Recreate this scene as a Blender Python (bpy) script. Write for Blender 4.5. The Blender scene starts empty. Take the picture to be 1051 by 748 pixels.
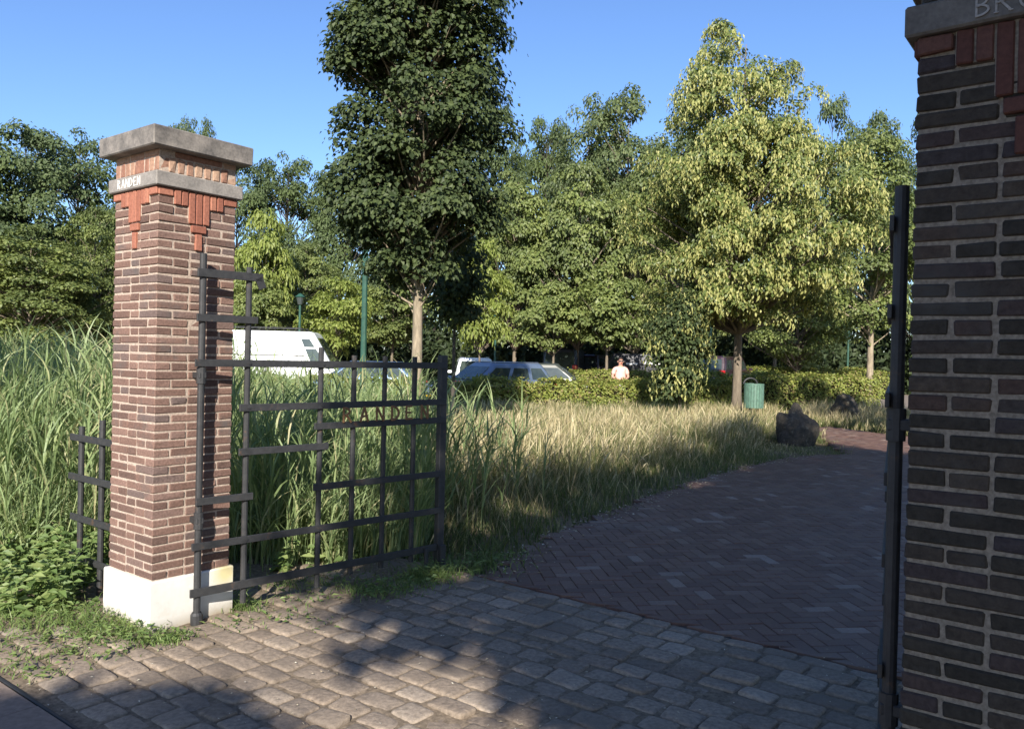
import bpy, bmesh, math, random
import numpy as np
from mathutils import Vector, Matrix
rng = np.random.default_rng(11); random.seed(11)
SC = bpy.context.scene
COL = SC.collection
RAD = math.radians
# ------------------------------------------------------------------ camera frame
F_PX, PW, PH = 820.0, 1051.0, 748.0
CAMH = 1.65
_p, _r = RAD(-0.49), RAD(1.3)
CF = np.array([0, math.cos(_p), math.sin(_p)]); _u0 = np.array([0, -math.sin(_p), math.cos(_p)]); _r0 = np.array([1., 0, 0])
CR = math.cos(_r) * _r0 + math.sin(_r) * _u0
CU = -math.sin(_r) * _r0 + math.cos(_r) * _u0
CC = np.array([0, 0, CAMH])
def at(px, py, Y):
    """point seen at pixel (px, py) of the photograph, at depth Y"""
    d = CF + CR * ((px - PW / 2) / F_PX) + CU * ((PH / 2 - py) / F_PX)
    return CC + d * (Y / d[1])
def hor(px): return 367 + (px - 525) * 0.0227
# local axes of the gateway: e along the gateway line, n into the park
_a = RAD(37.5)
E2 = np.array([math.cos(_a), -math.sin(_a)]); N2 = np.array([math.sin(_a), math.cos(_a)])
def en(e, n): return E2 * e + N2 * n
def to_en(x, y): return x * E2[0] + y * E2[1], x * N2[0] + y * N2[1]
SUN_EL = RAD(29); SUN_H = RAD(3.0)          # light travels along (sin, cos)
KX, KY = math.sin(SUN_H) / math.tan(SUN_EL), math.cos(SUN_H) / math.tan(SUN_EL)

# ------------------------------------------------------------------ mesh helpers
def mesh_np(name, V, faces, mats, matidx=None, smooth=False):
    """faces: list of (k, array[n,k])"""
    V = np.asarray(V, dtype=np.float32).reshape(-1, 3)
    me = bpy.data.meshes.new(name)
    me.vertices.add(len(V)); me.vertices.foreach_set('co', V.ravel())
    idx = []; tot = []
    for arr in faces:
        arr = np.asarray(arr, dtype=np.int32)
        if len(arr) == 0: continue
        idx.append(arr.ravel()); tot.append(np.full(len(arr), arr.shape[1], dtype=np.int32))
    idx = np.concatenate(idx); tot = np.concatenate(tot)
    st = np.concatenate([[0], np.cumsum(tot)[:-1]]).astype(np.int32)
    me.loops.add(len(idx)); me.loops.foreach_set('vertex_index', idx)
    me.polygons.add(len(tot)); me.polygons.foreach_set('loop_start', st); me.polygons.foreach_set('loop_total', tot)
    me.polygons.foreach_set('use_smooth', np.full(len(tot), bool(smooth)))
    if matidx is not None: me.polygons.foreach_set('material_index', np.asarray(matidx, dtype=np.int32))
    if not isinstance(mats, (list, tuple)): mats = [mats]
    for m in mats: me.materials.append(m)
    me.update(calc_edges=True); me.validate()
    return me
def link(name, me, parent=None, loc=None, rotz=0):
    o = bpy.data.objects.new(name, me); COL.objects.link(o)
    if parent is not None: o.parent = parent
    if loc is not None: o.location = loc
    if rotz: o.rotation_euler = (0, 0, rotz)
    return o
def tag(o, label=None, cat=None, group=None, kind=None):
    if label: o['label'] = label
    if cat: o['category'] = cat
    if group: o['group'] = group
    if kind: o['kind'] = kind
    return o
def thing(name, label, cat, loc=(0, 0, 0), rotz=0, group=None):
    o = bpy.data.objects.new(name, None); COL.objects.link(o)
    o.empty_display_size = .2
    o.location = tuple(float(c) for c in loc); o.rotation_euler = (0, 0, rotz)
    return tag(o, label, cat, group)
# template of a chamfered box
def _tmpl():
    sg = [(x, y, z) for x in (-1, 1) for y in (-1, 1) for z in (-1, 1)]
    ID = {(s, k): i * 3 + k for i, s in enumerate(sg) for k in range(3)}
    pos = np.zeros((24, 3)); msk = np.zeros((24, 3))
    for (s, k), i in ID.items():
        pos[i] = s
        for j in range(3): msk[i, j] = 0 if j == k else s[j]
    P = pos - .2 * msk
    fs = {3: [], 4: []}
    for k in range(3):
        o = [j for j in range(3) if j != k]
        for s in (-1, 1):
            q = []
            for (a, b) in ((-1, -1), (1, -1), (1, 1), (-1, 1)):
                c = [0, 0, 0]; c[k] = s; c[o[0]] = a; c[o[1]] = b; q.append(ID[(tuple(c), k)])
            fs[4].append(q)
    for k in range(3):
        for l in range(k + 1, 3):
            m = 3 - k - l
            for a in (-1, 1):
                for b in (-1, 1):
                    c1 = [0] * 3; c1[k] = a; c1[l] = b; c1[m] = -1; c2 = list(c1); c2[m] = 1
                    fs[4].append([ID[(tuple(c1), k)], ID[(tuple(c2), k)], ID[(tuple(c2), l)], ID[(tuple(c1), l)]])
    for s in sg: fs[3].append([ID[(s, 0)], ID[(s, 1)], ID[(s, 2)]])
    for kk in (3, 4):
        for q in fs[kk]:
            p = P[q]; nn = np.cross(p[1] - p[0], p[2] - p[0])
            if nn @ p.mean(0) < 0: q.reverse()
    return pos, msk, np.array(fs[3]), np.array(fs[4])
TP, TM, TF3, TF4 = _tmpl()
def cboxes(C, H, B, X=None, Y=None, Z=None, jit=0):
    """many chamfered boxes: centres C, half sizes H, bevel B, axes"""
    C = np.atleast_2d(C).astype(float); n = len(C)
    H = np.broadcast_to(np.asarray(H, float), (n, 3)); B = np.broadcast_to(np.asarray(B, float), (n,))
    L = TP[None] * H[:, None, :] - TM[None] * B[:, None, None]
    if jit:
        jc = rng.normal(0, jit, (n, 8, 3)); L = L + np.repeat(jc, 3, axis=1)
    X = np.broadcast_to(np.asarray([1., 0, 0] if X is None else X, float), (n, 3))
    Y = np.broadcast_to(np.asarray([0., 1, 0] if Y is None else Y, float), (n, 3))
    Z = np.broadcast_to(np.asarray([0., 0, 1] if Z is None else Z, float), (n, 3))
    V = C[:, None, :] + L[..., 0:1] * X[:, None, :] + L[..., 1:2] * Y[:, None, :] + L[..., 2:3] * Z[:, None, :]
    off = (np.arange(n) * 24)[:, None, None]
    return V.reshape(-1, 3), [(TF3[None] + off).reshape(-1, 3), (TF4[None] + off).reshape(-1, 4)]
class MB:
    def __init__(s): s.V = []; s.F = []; s.n = 0
    def add(s, V, F):
        V = np.asarray(V, float).reshape(-1, 3); s.V.append(V)
        for f in F: s.F.append(np.asarray(f, np.int32) + s.n)
        s.n += len(V); return s
    def box(s, c, h, b=.003, X=None, Y=None, Z=None, jit=0): return s.add(*cboxes([c], [h], b, X, Y, Z, jit))
    def bar(s, a, b_, w, d, up=(0, 0, 1), bev=.002):
        a = np.array(a, float); b_ = np.array(b_, float); x = b_ - a; L = np.linalg.norm(x); x /= L
        up = np.array(up, float); y = np.cross(up, x); ny = np.linalg.norm(y)
        y = y / ny if ny > 1e-6 else np.array([0, 1., 0]); z = np.cross(x, y)
        return s.box((a + b_) / 2, (L / 2, d / 2, w / 2), bev, x, y, z)
    def tube(s, pts, rad, k=8, cap=True):
        V, F = tube(pts, rad, k, cap); return s.add(V, F)
    def lathe(s, prof, k=20, c=(0, 0, 0), axis='z'):
        V = []; 
        for (r, z) in prof:
            for i in range(k):
                t = 2 * math.pi * i / k
                p = (r * math.cos(t), r * math.sin(t), z)
                if axis == 'y': p = (p[0], p[2], p[1])
                if axis == 'x': p = (p[2], p[0], p[1])
                V.append((p[0] + c[0], p[1] + c[1], p[2] + c[2]))
        Q = []
        for j in range(len(prof) - 1):
            for i in range(k):
                Q.append((j * k + i, j * k + (i + 1) % k, (j + 1) * k + (i + 1) % k, (j + 1) * k + i))
        return s.add(V, [np.array(Q)])
    def poly(s, outline, h, axis_o, X, Y, Z):
        """closed prism: outline (u,v) list extruded by h along Z"""
        n = len(outline); X, Y, Z, O = [np.array(q, float) for q in (X, Y, Z, axis_o)]
        V = [O + X * u + Y * v for u, v in outline] + [O + X * u + Y * v + Z * h for u, v in outline]
        Q = [(i, (i + 1) % n, n + (i + 1) % n, n + i) for i in range(n)]
        return s.add(V, [np.array(Q), np.array([list(range(n))[::-1]]), np.array([list(range(n, 2 * n))])])
    def build(s, name, mat, parent=None, smooth=False, **k):
        g = {}
        for f in s.F: g.setdefault(f.shape[1], []).append(f)
        me = mesh_np(name, np.concatenate(s.V), [np.concatenate(v) for v in g.values()], mat, smooth=smooth)
        return link(name, me, parent, **k)
def tube(pts, rad, k=8, cap=True):
    pts = np.asarray(pts, float); m = len(pts); rad = np.broadcast_to(np.asarray(rad, float), (m,))
    T = np.gradient(pts, axis=0); T /= np.linalg.norm(T, axis=1)[:, None] + 1e-9
    ref = np.array([1., 0, 0]) if abs(T[0][0]) < .8 else np.array([0, 1., 0])
    u = np.cross(T[0], ref); u /= np.linalg.norm(u)
    V = []; ang = np.linspace(0, 2 * np.pi, k, endpoint=False)
    for i in range(m):
        u = u - T[i] * (u @ T[i]); u /= np.linalg.norm(u) + 1e-9; v = np.cross(T[i], u)
        V.append(pts[i] + rad[i] * (np.cos(ang)[:, None] * u + np.sin(ang)[:, None] * v))
    V = np.concatenate(V); i = np.arange(k); j = (i + 1) % k
    Q = np.concatenate([np.stack([r * k + i, r * k + j, (r + 1) * k + j, (r + 1) * k + i], 1) for r in range(m - 1)])
    F = [Q]
    if cap: F.append(np.array([list(range(k))[::-1]])); F.append(np.array([list(range((m - 1) * k, m * k))]))
    return V, F
def norm(v): return v / (np.linalg.norm(v, axis=-1, keepdims=True) + 1e-9)

# ------------------------------------------------------------------ materials
def new_mat(name):
    m = bpy.data.materials.new(name); m.use_nodes = True; nt = m.node_tree
    return m, nt, nt.nodes['Principled BSDF'], nt.nodes['Material Output']
def N(nt, t, **k):
    n = nt.nodes.new(t)
    for a, b in k.items(): setattr(n, a, b)
    return n
def ramp(nt, stops, src, interp='LINEAR'):
    r = N(nt, 'ShaderNodeValToRGB'); cr = r.color_ramp; cr.interpolation = interp
    while len(cr.elements) < len(stops): cr.elements.new(.5)
    for e, (p, c) in zip(cr.elements, stops):
        e.position = p; e.color = (*c, 1) if len(c) == 3 else c
    nt.links.new(src, r.inputs[0]); return r
def noise(nt, scale, detail=4, rough=.6, coord='Object', vec=None):
    if vec is None:
        tc = N(nt, 'ShaderNodeTexCoord'); vec = tc.outputs[coord]
    n = N(nt, 'ShaderNodeTexNoise'); n.inputs['Scale'].default_value = scale; n.inputs['Detail'].default_value = detail
    n.inputs['Roughness'].default_value = rough; nt.links.new(vec, n.inputs['Vector']); return n
def mixc(nt, a, b, fac, mode='MIX'):
    m = N(nt, 'ShaderNodeMix', data_type='RGBA', blend_type=mode)
    for s, v in ((m.inputs[6], a), (m.inputs[7], b)):
        if isinstance(v, tuple): s.default_value = (*v, 1)
        else: nt.links.new(v, s)
    if isinstance(fac, (int, float)): m.inputs[0].default_value = fac
    else: nt.links.new(fac, m.inputs[0])
    return m.outputs[2]
def bump(nt, bsdf, h, strength=.3, dist=.01):
    b = N(nt, 'ShaderNodeBump'); b.inputs['Strength'].default_value = strength; b.inputs['Distance'].default_value = dist
    nt.links.new(h, b.inputs['Height']); nt.links.new(b.outputs[0], bsdf.inputs['Normal'])
def island_mat(name, stops, rough=.85, nscale=60, namt=.5, bstr=.4, bdist=.004, spec=.3, big=None):
    """each disconnected piece gets its own tone; plus grain"""
    m, nt, b, o = new_mat(name)
    g = N(nt, 'ShaderNodeNewGeometry'); r = ramp(nt, stops, g.outputs['Random Per Island'])
    n1 = noise(nt, nscale, 6, .65); rr = ramp(nt, [(.25, (1 - namt,) * 3), (.75, (1 + namt * .6,) * 3)], n1.outputs['Fac'])
    c = mixc(nt, r.outputs[0], rr.outputs[0], 1.0, 'MULTIPLY')
    if big:
        n2 = noise(nt, big[0], 3, .6); r2 = ramp(nt, [(big[2], (0, 0, 0)), (big[3], (1, 1, 1))], n2.outputs['Fac'])
        c = mixc(nt, c, big[1], r2.outputs[0])
    nt.links.new(c, b.inputs['Base Color']); b.inputs['Roughness'].default_value = rough
    b.inputs['Specular IOR Level'].default_value = spec
    bump(nt, b, n1.outputs['Fac'], bstr, bdist)
    return m
def plain(name, col, rough=.6, metal=0, nscale=30, var=.25, coat=0, spec=.5, bstr=.1, bdist=.002):
    m, nt, b, o = new_mat(name)
    n1 = noise(nt, nscale, 5, .6); r = ramp(nt, [(.3, tuple(c * (1 - var) for c in col)), (.7, tuple(min(1, c * (1 + var * .5)) for c in col))], n1.outputs['Fac'])
    nt.links.new(r.outputs[0], b.inputs['Base Color']); b.inputs['Roughness'].default_value = rough; b.inputs['Metallic'].default_value = metal
    b.inputs['Specular IOR Level'].default_value = spec
    if coat: b.inputs['Coat Weight'].default_value = coat; b.inputs['Coat Roughness'].default_value = .06
    if bstr: bump(nt, b, n1.outputs['Fac'], bstr, bdist)
    return m
def leaf_mat(name, stops, trans=.3, tcol=1.4, rough=.45, spec=.45, big=None):
    m, nt, b, o = new_mat(name)
    g = N(nt, 'ShaderNodeNewGeometry'); r = ramp(nt, stops, g.outputs['Random Per Island']); c = r.outputs[0]
    if big:   # slow change of hue through the crown (young shoots / old leaves)
        n2 = noise(nt, big[0], 2, .5); r2 = ramp(nt, [(.4, (0, 0, 0)), (.62, (1, 1, 1))], n2.outputs['Fac'])
        f = N(nt, 'ShaderNodeMath', operation='MULTIPLY'); nt.links.new(r2.outputs[0], f.inputs[0]); f.inputs[1].default_value = big[2]
        c = mixc(nt, c, big[1], f.outputs[0])
    nt.links.new(c, b.inputs['Base Color']); b.inputs['Roughness'].default_value = rough
    b.inputs['Specular IOR Level'].default_value = spec
    t = N(nt, 'ShaderNodeBsdfTranslucent'); tc = mixc(nt, c, (tcol, tcol * 1.02, tcol * .55), 1.0, 'MULTIPLY'); nt.links.new(tc, t.inputs[0])
    mx = N(nt, 'ShaderNodeMixShader'); mx.inputs[0].default_value = trans
    nt.links.new(b.outputs[0], mx.inputs[1]); nt.links.new(t.outputs[0], mx.inputs[2]); nt.links.new(mx.outputs[0], o.inputs[0])
    return m
M = {}
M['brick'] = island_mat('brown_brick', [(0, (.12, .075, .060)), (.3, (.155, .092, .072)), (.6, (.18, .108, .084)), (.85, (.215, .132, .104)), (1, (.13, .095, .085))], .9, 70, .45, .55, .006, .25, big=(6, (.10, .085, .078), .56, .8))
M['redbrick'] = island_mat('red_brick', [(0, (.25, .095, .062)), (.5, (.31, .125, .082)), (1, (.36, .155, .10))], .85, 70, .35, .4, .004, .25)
M['shadedred'] = island_mat('shaded_red_brick', [(0, (.07, .030, .025)), (.5, (.088, .040, .033)), (1, (.105, .055, .045))], .85, 70, .35, .4, .004, .25)  # red brick darkened to carry the shade on the right pillar's ornament
M['palebrick'] = island_mat('worn_brick', [(0, (.22, .105, .075)), (.5, (.33, .20, .14)), (1, (.40, .27, .19))], .9, 50, .4, .5, .006, .25)
M['mortar'] = plain('lime_mortar', (.42, .335, .27), .95, 0, 90, .4, spec=.2, bstr=.4, bdist=.003)
M['shadedbrick'] = island_mat('shaded_brown_brick', [(0, (.030, .027, .023)), (.4, (.041, .036, .030)), (.65, (.050, .041, .035)), (.75, (.042, .036, .040)), (.92, (.064, .043, .036)), (1, (.060, .051, .042))], .9, 60, .5, .6, .007, .25, big=(5, (.05, .048, .046), .55, .75))  # pillar brick with the right pillar's shade put into its colour
M['shadedmortar'] = plain('shaded_lime_mortar', (.21, .185, .155), .95, 0, 80, .45, spec=.2, bstr=.5, bdist=.003)  # lime mortar toned down for the shade on the right pillar
def stone_mat(name, col, dark):
    m, nt, b, o = new_mat(name)
    n1 = noise(nt, 9, 6, .65); n2 = noise(nt, 70, 5, .6)
    r1 = ramp(nt, [(.35, col), (.68, dark)], n1.outputs['Fac']); r2 = ramp(nt, [(.3, (.75,) * 3), (.7, (1.1,) * 3)], n2.outputs['Fac'])
    c = mixc(nt, r1.outputs[0], r2.outputs[0], 1., 'MULTIPLY'); nt.links.new(c, b.inputs['Base Color']); b.inputs['Roughness'].default_value = .85
    bump(nt, b, n2.outputs['Fac'], .35, .004); return m
M['cap'] = stone_mat('weathered_cap_stone', (.235, .21, .185), (.085, .078, .072))
M['shadedstone'] = stone_mat('shaded_pillar_stone', (.13, .125, .12), (.08, .077, .074))  # band and cap of the right pillar, shade painted into the stone tone
M['band'] = stone_mat('grey_band_stone', (.27, .245, .22), (.17, .155, .14))
def rock_mat():
    m, nt, b, o = new_mat('granite_boulder'); n1 = noise(nt, 5, 8, .7); n2 = noise(nt, 38, 8, .75); n3 = noise(nt, 14, 6, .7)
    r1 = ramp(nt, [(.35, (.12, .092, .064)), (.5, (.068, .057, .043)), (.68, (.03, .029, .022))], n1.outputs['Fac']); r2 = ramp(nt, [(.3, (.5,) * 3), (.7, (1.35,) * 3)], n2.outputs['Fac'])
    c = mixc(nt, r1.outputs[0], r2.outputs[0], 1., 'MULTIPLY'); r3 = ramp(nt, [(.58, (0, 0, 0)), (.63, (1, 1, 1))], n3.outputs['Fac']); c = mixc(nt, c, (.13, .12, .09), r3.outputs[0])
    nt.links.new(c, b.inputs['Base Color']); b.inputs['Roughness'].default_value = .95; bump(nt, b, n2.outputs['Fac'], .9, .03); return m
M['boulder'] = rock_mat() or stone_mat('granite_boulder', (.10, .082, .06), (.035, .034, .028))
def plaster():
    m, nt, b, o = new_mat('white_plaster')
    n1 = noise(nt, 5, 6, .65); n2 = noise(nt, 60, 4, .6)
    r1 = ramp(nt, [(.35, (.64, .62, .58)), (.62, (.55, .53, .49)), (.78, (.48, .44, .37))], n1.outputs['Fac'])
    tc = N(nt, 'ShaderNodeTexCoord'); sp = N(nt, 'ShaderNodeSeparateXYZ'); nt.links.new(tc.outputs['Object'], sp.inputs[0])
    # splash dirt near the ground
    ad = N(nt, 'ShaderNodeMath', operation='MULTIPLY_ADD'); nt.links.new(n1.outputs['Fac'], ad.inputs[0]); ad.inputs[1].default_value = .16; nt.links.new(sp.outputs[2], ad.inputs[2])
    rd = ramp(nt, [(.07, (1, 1, 1)), (.16, (0, 0, 0))], ad.outputs[0]); c = mixc(nt, r1.outputs[0], (.30, .255, .19), rd.outputs[0])
    # yellow lichen stain at the upper rear corner
    vd = N(nt, 'ShaderNodeVectorMath', operation='DISTANCE'); nt.links.new(tc.outputs['Object'], vd.inputs[0]); vd.inputs[1].default_value = (.28, .22, .25)
    ry = ramp(nt, [(.03, (1, 1, 1)), (.12, (0, 0, 0))], vd.outputs['Value']); c = mixc(nt, c, (.58, .50, .27), ry.outputs[0])
    nt.links.new(c, b.inputs['Base Color']); b.inputs['Roughness'].default_value = .9; bump(nt, b, n2.outputs['Fac'], .25, .003); return m
M['plaster'] = plaster()
def iron_mat():
    m, nt, b, o = new_mat('black_painted_iron'); n1 = noise(nt, 26, 7, .7); n2 = noise(nt, 5, 5, .65); n3 = noise(nt, 90, 4, .6)
    r1 = ramp(nt, [(.3, (.020, .020, .021)), (.7, (.040, .040, .041))], n1.outputs['Fac'])
    ml = N(nt, 'ShaderNodeMath', operation='MULTIPLY'); nt.links.new(n1.outputs['Fac'], ml.inputs[0]); nt.links.new(n2.outputs['Fac'], ml.inputs[1])
    r2 = ramp(nt, [(.33, (0, 0, 0)), (.42, (1, 1, 1))], ml.outputs[0]); c = mixc(nt, r1.outputs[0], (.085, .048, .028), r2.outputs[0]); nt.links.new(c, b.inputs['Base Color'])
    b.inputs['Roughness'].default_value = .55; b.inputs['Specular IOR Level'].default_value = .4; bump(nt, b, n3.outputs['Fac'], .2, .001); return m
M['iron'] = iron_mat()
M['bronze'] = plain('weathered_bronze', (.20, .105, .045), .7, .1, 60, .35)
M['white_letter'] = plain('white_letter_paint', (.78, .76, .72), .7, 0, 60, .15)
M['shaded_letter'] = plain('shaded_letter_paint', (.27, .265, .26), .7, 0, 60, .3)  # letter paint darkened as shaded, for the right pillar's band
M['sett'] = island_mat('sett_stone', [(0, (.17, .132, .098)), (.25, (.25, .196, .145)), (.5, (.285, .225, .168)), (.75, (.215, .168, .125)), (1, (.33, .268, .205))], .8, 38, .5, .7, .008, .35, big=(1.6, (.15, .12, .092), .5, .72))
M['sand'] = plain('joint_sand', (.20, .155, .108), .95, 0, 40, .55, spec=.2, bstr=.5, bdist=.006)
M['clinker'] = island_mat('path_clinker', [(0, (.105, .056, .043)), (.4, (.13, .072, .054)), (.72, (.15, .085, .064)), (.93, (.16, .098, .074)), (.965, (.19, .13, .102)), (1, (.25, .185, .15))], .62, 50, .35, .4, .003, .4, big=(.7, (.15, .11, .09), .55, .8))
M['clinker_joint'] = plain('path_joint', (.075, .062, .052), .95, 0, 40, .4, spec=.2)
M['slab'] = island_mat('pavement_slab', [(0, (.19, .145, .115)), (1, (.235, .18, .145))], .85, 30, .35, .4, .003, .3)
M['parking'] = plain('parking_paving', (.21, .17, .14), .9, 0, 5, .3, spec=.3)
def ground_mat():
    m, nt, b, o = new_mat('soil_and_grass'); n1 = noise(nt, 1.3, 6, .65); n2 = noise(nt, 22, 6, .7)
    r1 = ramp(nt, [(.38, (.22, .165, .105)), (.55, (.165, .125, .07)), (.7, (.08, .09, .034))], n1.outputs['Fac'])
    r2 = ramp(nt, [(.25, (.55,) * 3), (.75, (1.3,) * 3)], n2.outputs['Fac']); c = mixc(nt, r1.outputs[0], r2.outputs[0], 1., 'MULTIPLY')
    nt.links.new(c, b.inputs['Base Color']); b.inputs['Roughness'].default_value = .95; b.inputs['Specular IOR Level'].default_value = .2
    bump(nt, b, n2.outputs['Fac'], .7, .02); return m
M['ground'] = ground_mat()
def bark(name, a, b_, sc=14):
    m, nt, b, o = new_mat(name); tc = N(nt, 'ShaderNodeTexCoord'); mp = N(nt, 'ShaderNodeMapping'); mp.inputs['Scale'].default_value = (1, 1, .25)
    nt.links.new(tc.outputs['Object'], mp.inputs[0]); n1 = noise(nt, sc, 6, .65, vec=mp.outputs[0])
    r = ramp(nt, [(.3, a), (.7, b_)], n1.outputs['Fac']); nt.links.new(r.outputs[0], b.inputs['Base Color']); b.inputs['Roughness'].default_value = .9
    bump(nt, b, n1.outputs['Fac'], .7, .02); return m
M['bark_pale'] = bark('pale_bark', (.13, .105, .07), (.34, .275, .19), 16)
M['bark'] = bark('brown_bark', (.09, .072, .052), (.21, .168, .12))
M['bark_dark'] = bark('dark_bark', (.035, .03, .025), (.08, .066, .05))
# foliage
M['lf_dark'] = leaf_mat('linden_leaf', [(0, (.030, .046, .017)), (.5, (.046, .065, .024)), (1, (.08, .104, .036))], .2, 1.4, .55, .22)
M['lf_lime'] = leaf_mat('silver_lime_leaf', [(0, (.074, .104, .025)), (.5, (.112, .144, .036)), (1, (.165, .19, .058))], .28, 1.5, .45, .4)
M['lf_bract'] = leaf_mat('pale_bract', [(0, (.28, .29, .095)), (.5, (.37, .37, .13)), (1, (.48, .46, .19))], .35, 1.3, .5, .3)
M['lf_oak'] = leaf_mat('oak_leaf', [(0, (.048, .072, .032)), (.5, (.074, .104, .045)), (1, (.112, .145, .062))], .25, 1.4, .55, .25, big=(.28, (.09, .122, .034), .6))
M['lf_mid'] = leaf_mat('maple_leaf', [(0, (.105, .138, .036)), (.5, (.155, .19, .052)), (1, (.22, .245, .078))], .28, 1.4, .5, .35, big=(.3, (.055, .078, .028), .6))
M['lf_pale'] = leaf_mat('ash_leaf', [(0, (.080, .112, .042)), (.5, (.112, .146, .054)), (1, (.155, .185, .074))], .28, 1.4, .5, .35, big=(.3, (.066, .09, .042), .6))
M['lf_acid'] = leaf_mat('young_leaf', [(0, (.13, .17, .034)), (.5, (.19, .23, .05)), (1, (.26, .29, .075))], .32, 1.4, .5, .35)
M['lf_hedge'] = leaf_mat('hedge_leaf', [(0, (.14, .175, .036)), (.5, (.21, .24, .05)), (.85, (.28, .28, .075)), (1, (.27, .20, .095))], .25, 1.3, .5, .35)
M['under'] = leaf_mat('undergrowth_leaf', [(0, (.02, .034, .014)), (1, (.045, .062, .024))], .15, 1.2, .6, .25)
M['twig'] = plain('hedge_twigs', (.035, .03, .018), .95, 0, 20, .5, spec=.1)
M['dry'] = leaf_mat('dry_grass', [(0, (.25, .20, .11)), (.35, (.40, .33, .19)), (.7, (.55, .475, .30)), (.88, (.32, .29, .14)), (1, (.18, .19, .075))], .25, 1.1, .7, .25)
M['grass'] = leaf_mat('green_grass', [(0, (.055, .082, .025)), (.5, (.095, .125, .038)), (.85, (.15, .17, .058)), (1, (.28, .25, .12))], .25, 1.3, .6, .3)
M['reed'] = leaf_mat('reed_leaf', [(0, (.13, .185, .075)), (.5, (.205, .27, .115)), (.85, (.29, .34, .155)), (1, (.40, .36, .20))], .3, 1.3, .5, .35)
M['weed'] = leaf_mat('weed_leaf', [(0, (.09, .145, .042)), (.6, (.145, .205, .062)), (1, (.21, .255, .09))], .3, 1.3, .5, .35)
M['litter'] = island_mat('fallen_bract', [(0, (.30, .24, .14)), (.6, (.48, .42, .30)), (1, (.60, .56, .46))], .85, 40, .2, .1, .001, .2)
# vehicles and furniture
def paint(name, col, metal=.3, coat=.6): return plain(name, col, .38, metal, 3, .06, coat=coat, bstr=0)
M['p_white'] = paint('white_paint', (.80, .80, .79), 0); M['p_blue'] = paint('blue_metal_paint', (.10, .16, .27), .5)
M['p_silver'] = paint('grey_blue_paint', (.17, .22, .30), .5); M['p_olive'] = paint('dark_olive_paint', (.045, .05, .036), .0, .05)
M['p_black'] = paint('black_paint', (.018, .018, .024), .1); M['p_wine'] = paint('dark_wine_paint', (.035, .016, .02), .2)
M['p_navy'] = paint('navy_paint', (.022, .026, .042), .1)
def glass_mat():
    m, nt, b, o = new_mat('car_glass'); n1 = noise(nt, 2, 2); r = ramp(nt, [(.3, (.02, .03, .028)), (.7, (.05, .065, .055))], n1.outputs['Fac'])
    nt.links.new(r.outputs[0], b.inputs['Base Color']); b.inputs['Roughness'].default_value = .04; b.inputs['Specular IOR Level'].default_value = .9; return m
M['glass'] = glass_mat()
M['rubber'] = plain('tyre_rubber', (.02, .02, .02), .85, 0, 40, .3); M['rim'] = plain('alloy_rim', (.45, .45, .46), .35, .8, 20, .2)
M['trim'] = plain('black_plastic', (.022, .022, .023), .6, 0, 30, .2); M['chrome'] = plain('roof_rail_metal', (.55, .55, .55), .3, .9, 20, .1)
M['plate'] = plain('yellow_plate', (.72, .47, .03), .5, 0, 20, .06); M['red'] = plain('red_lamp_glass', (.50, .012, .02), .2, 0, 20, .2, coat=.5); M['headlamp'] = plain('clear_lamp', (.6, .62, .64), .15, .2, 20, .1)
M['post_green'] = plain('post_green_paint', (.022, .075, .05), .5, 0, 12, .3); M['lantern'] = plain('lantern_glass', (.05, .06, .055), .2, 0, 10, .1)
M['bin'] = plain('bin_green_paint', (.09, .17, .125), .5, 0, 14, .3)
M['skin'] = plain('skin', (.50, .27, .19), .6, 0, 20, .12, bstr=0); M['shirt'] = plain('pink_cotton', (.72, .40, .34), .85, 0, 14, .1); M['trouser'] = plain('pale_cotton', (.66, .56, .54), .85, 0, 14, .12); M['hair'] = plain('dark_hair', (.05, .03, .02), .6, 0, 60, .4)
M['dark_cloth'] = plain('dark_cloth', (.03, .03, .05), .8, 0, 20, .2)

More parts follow.
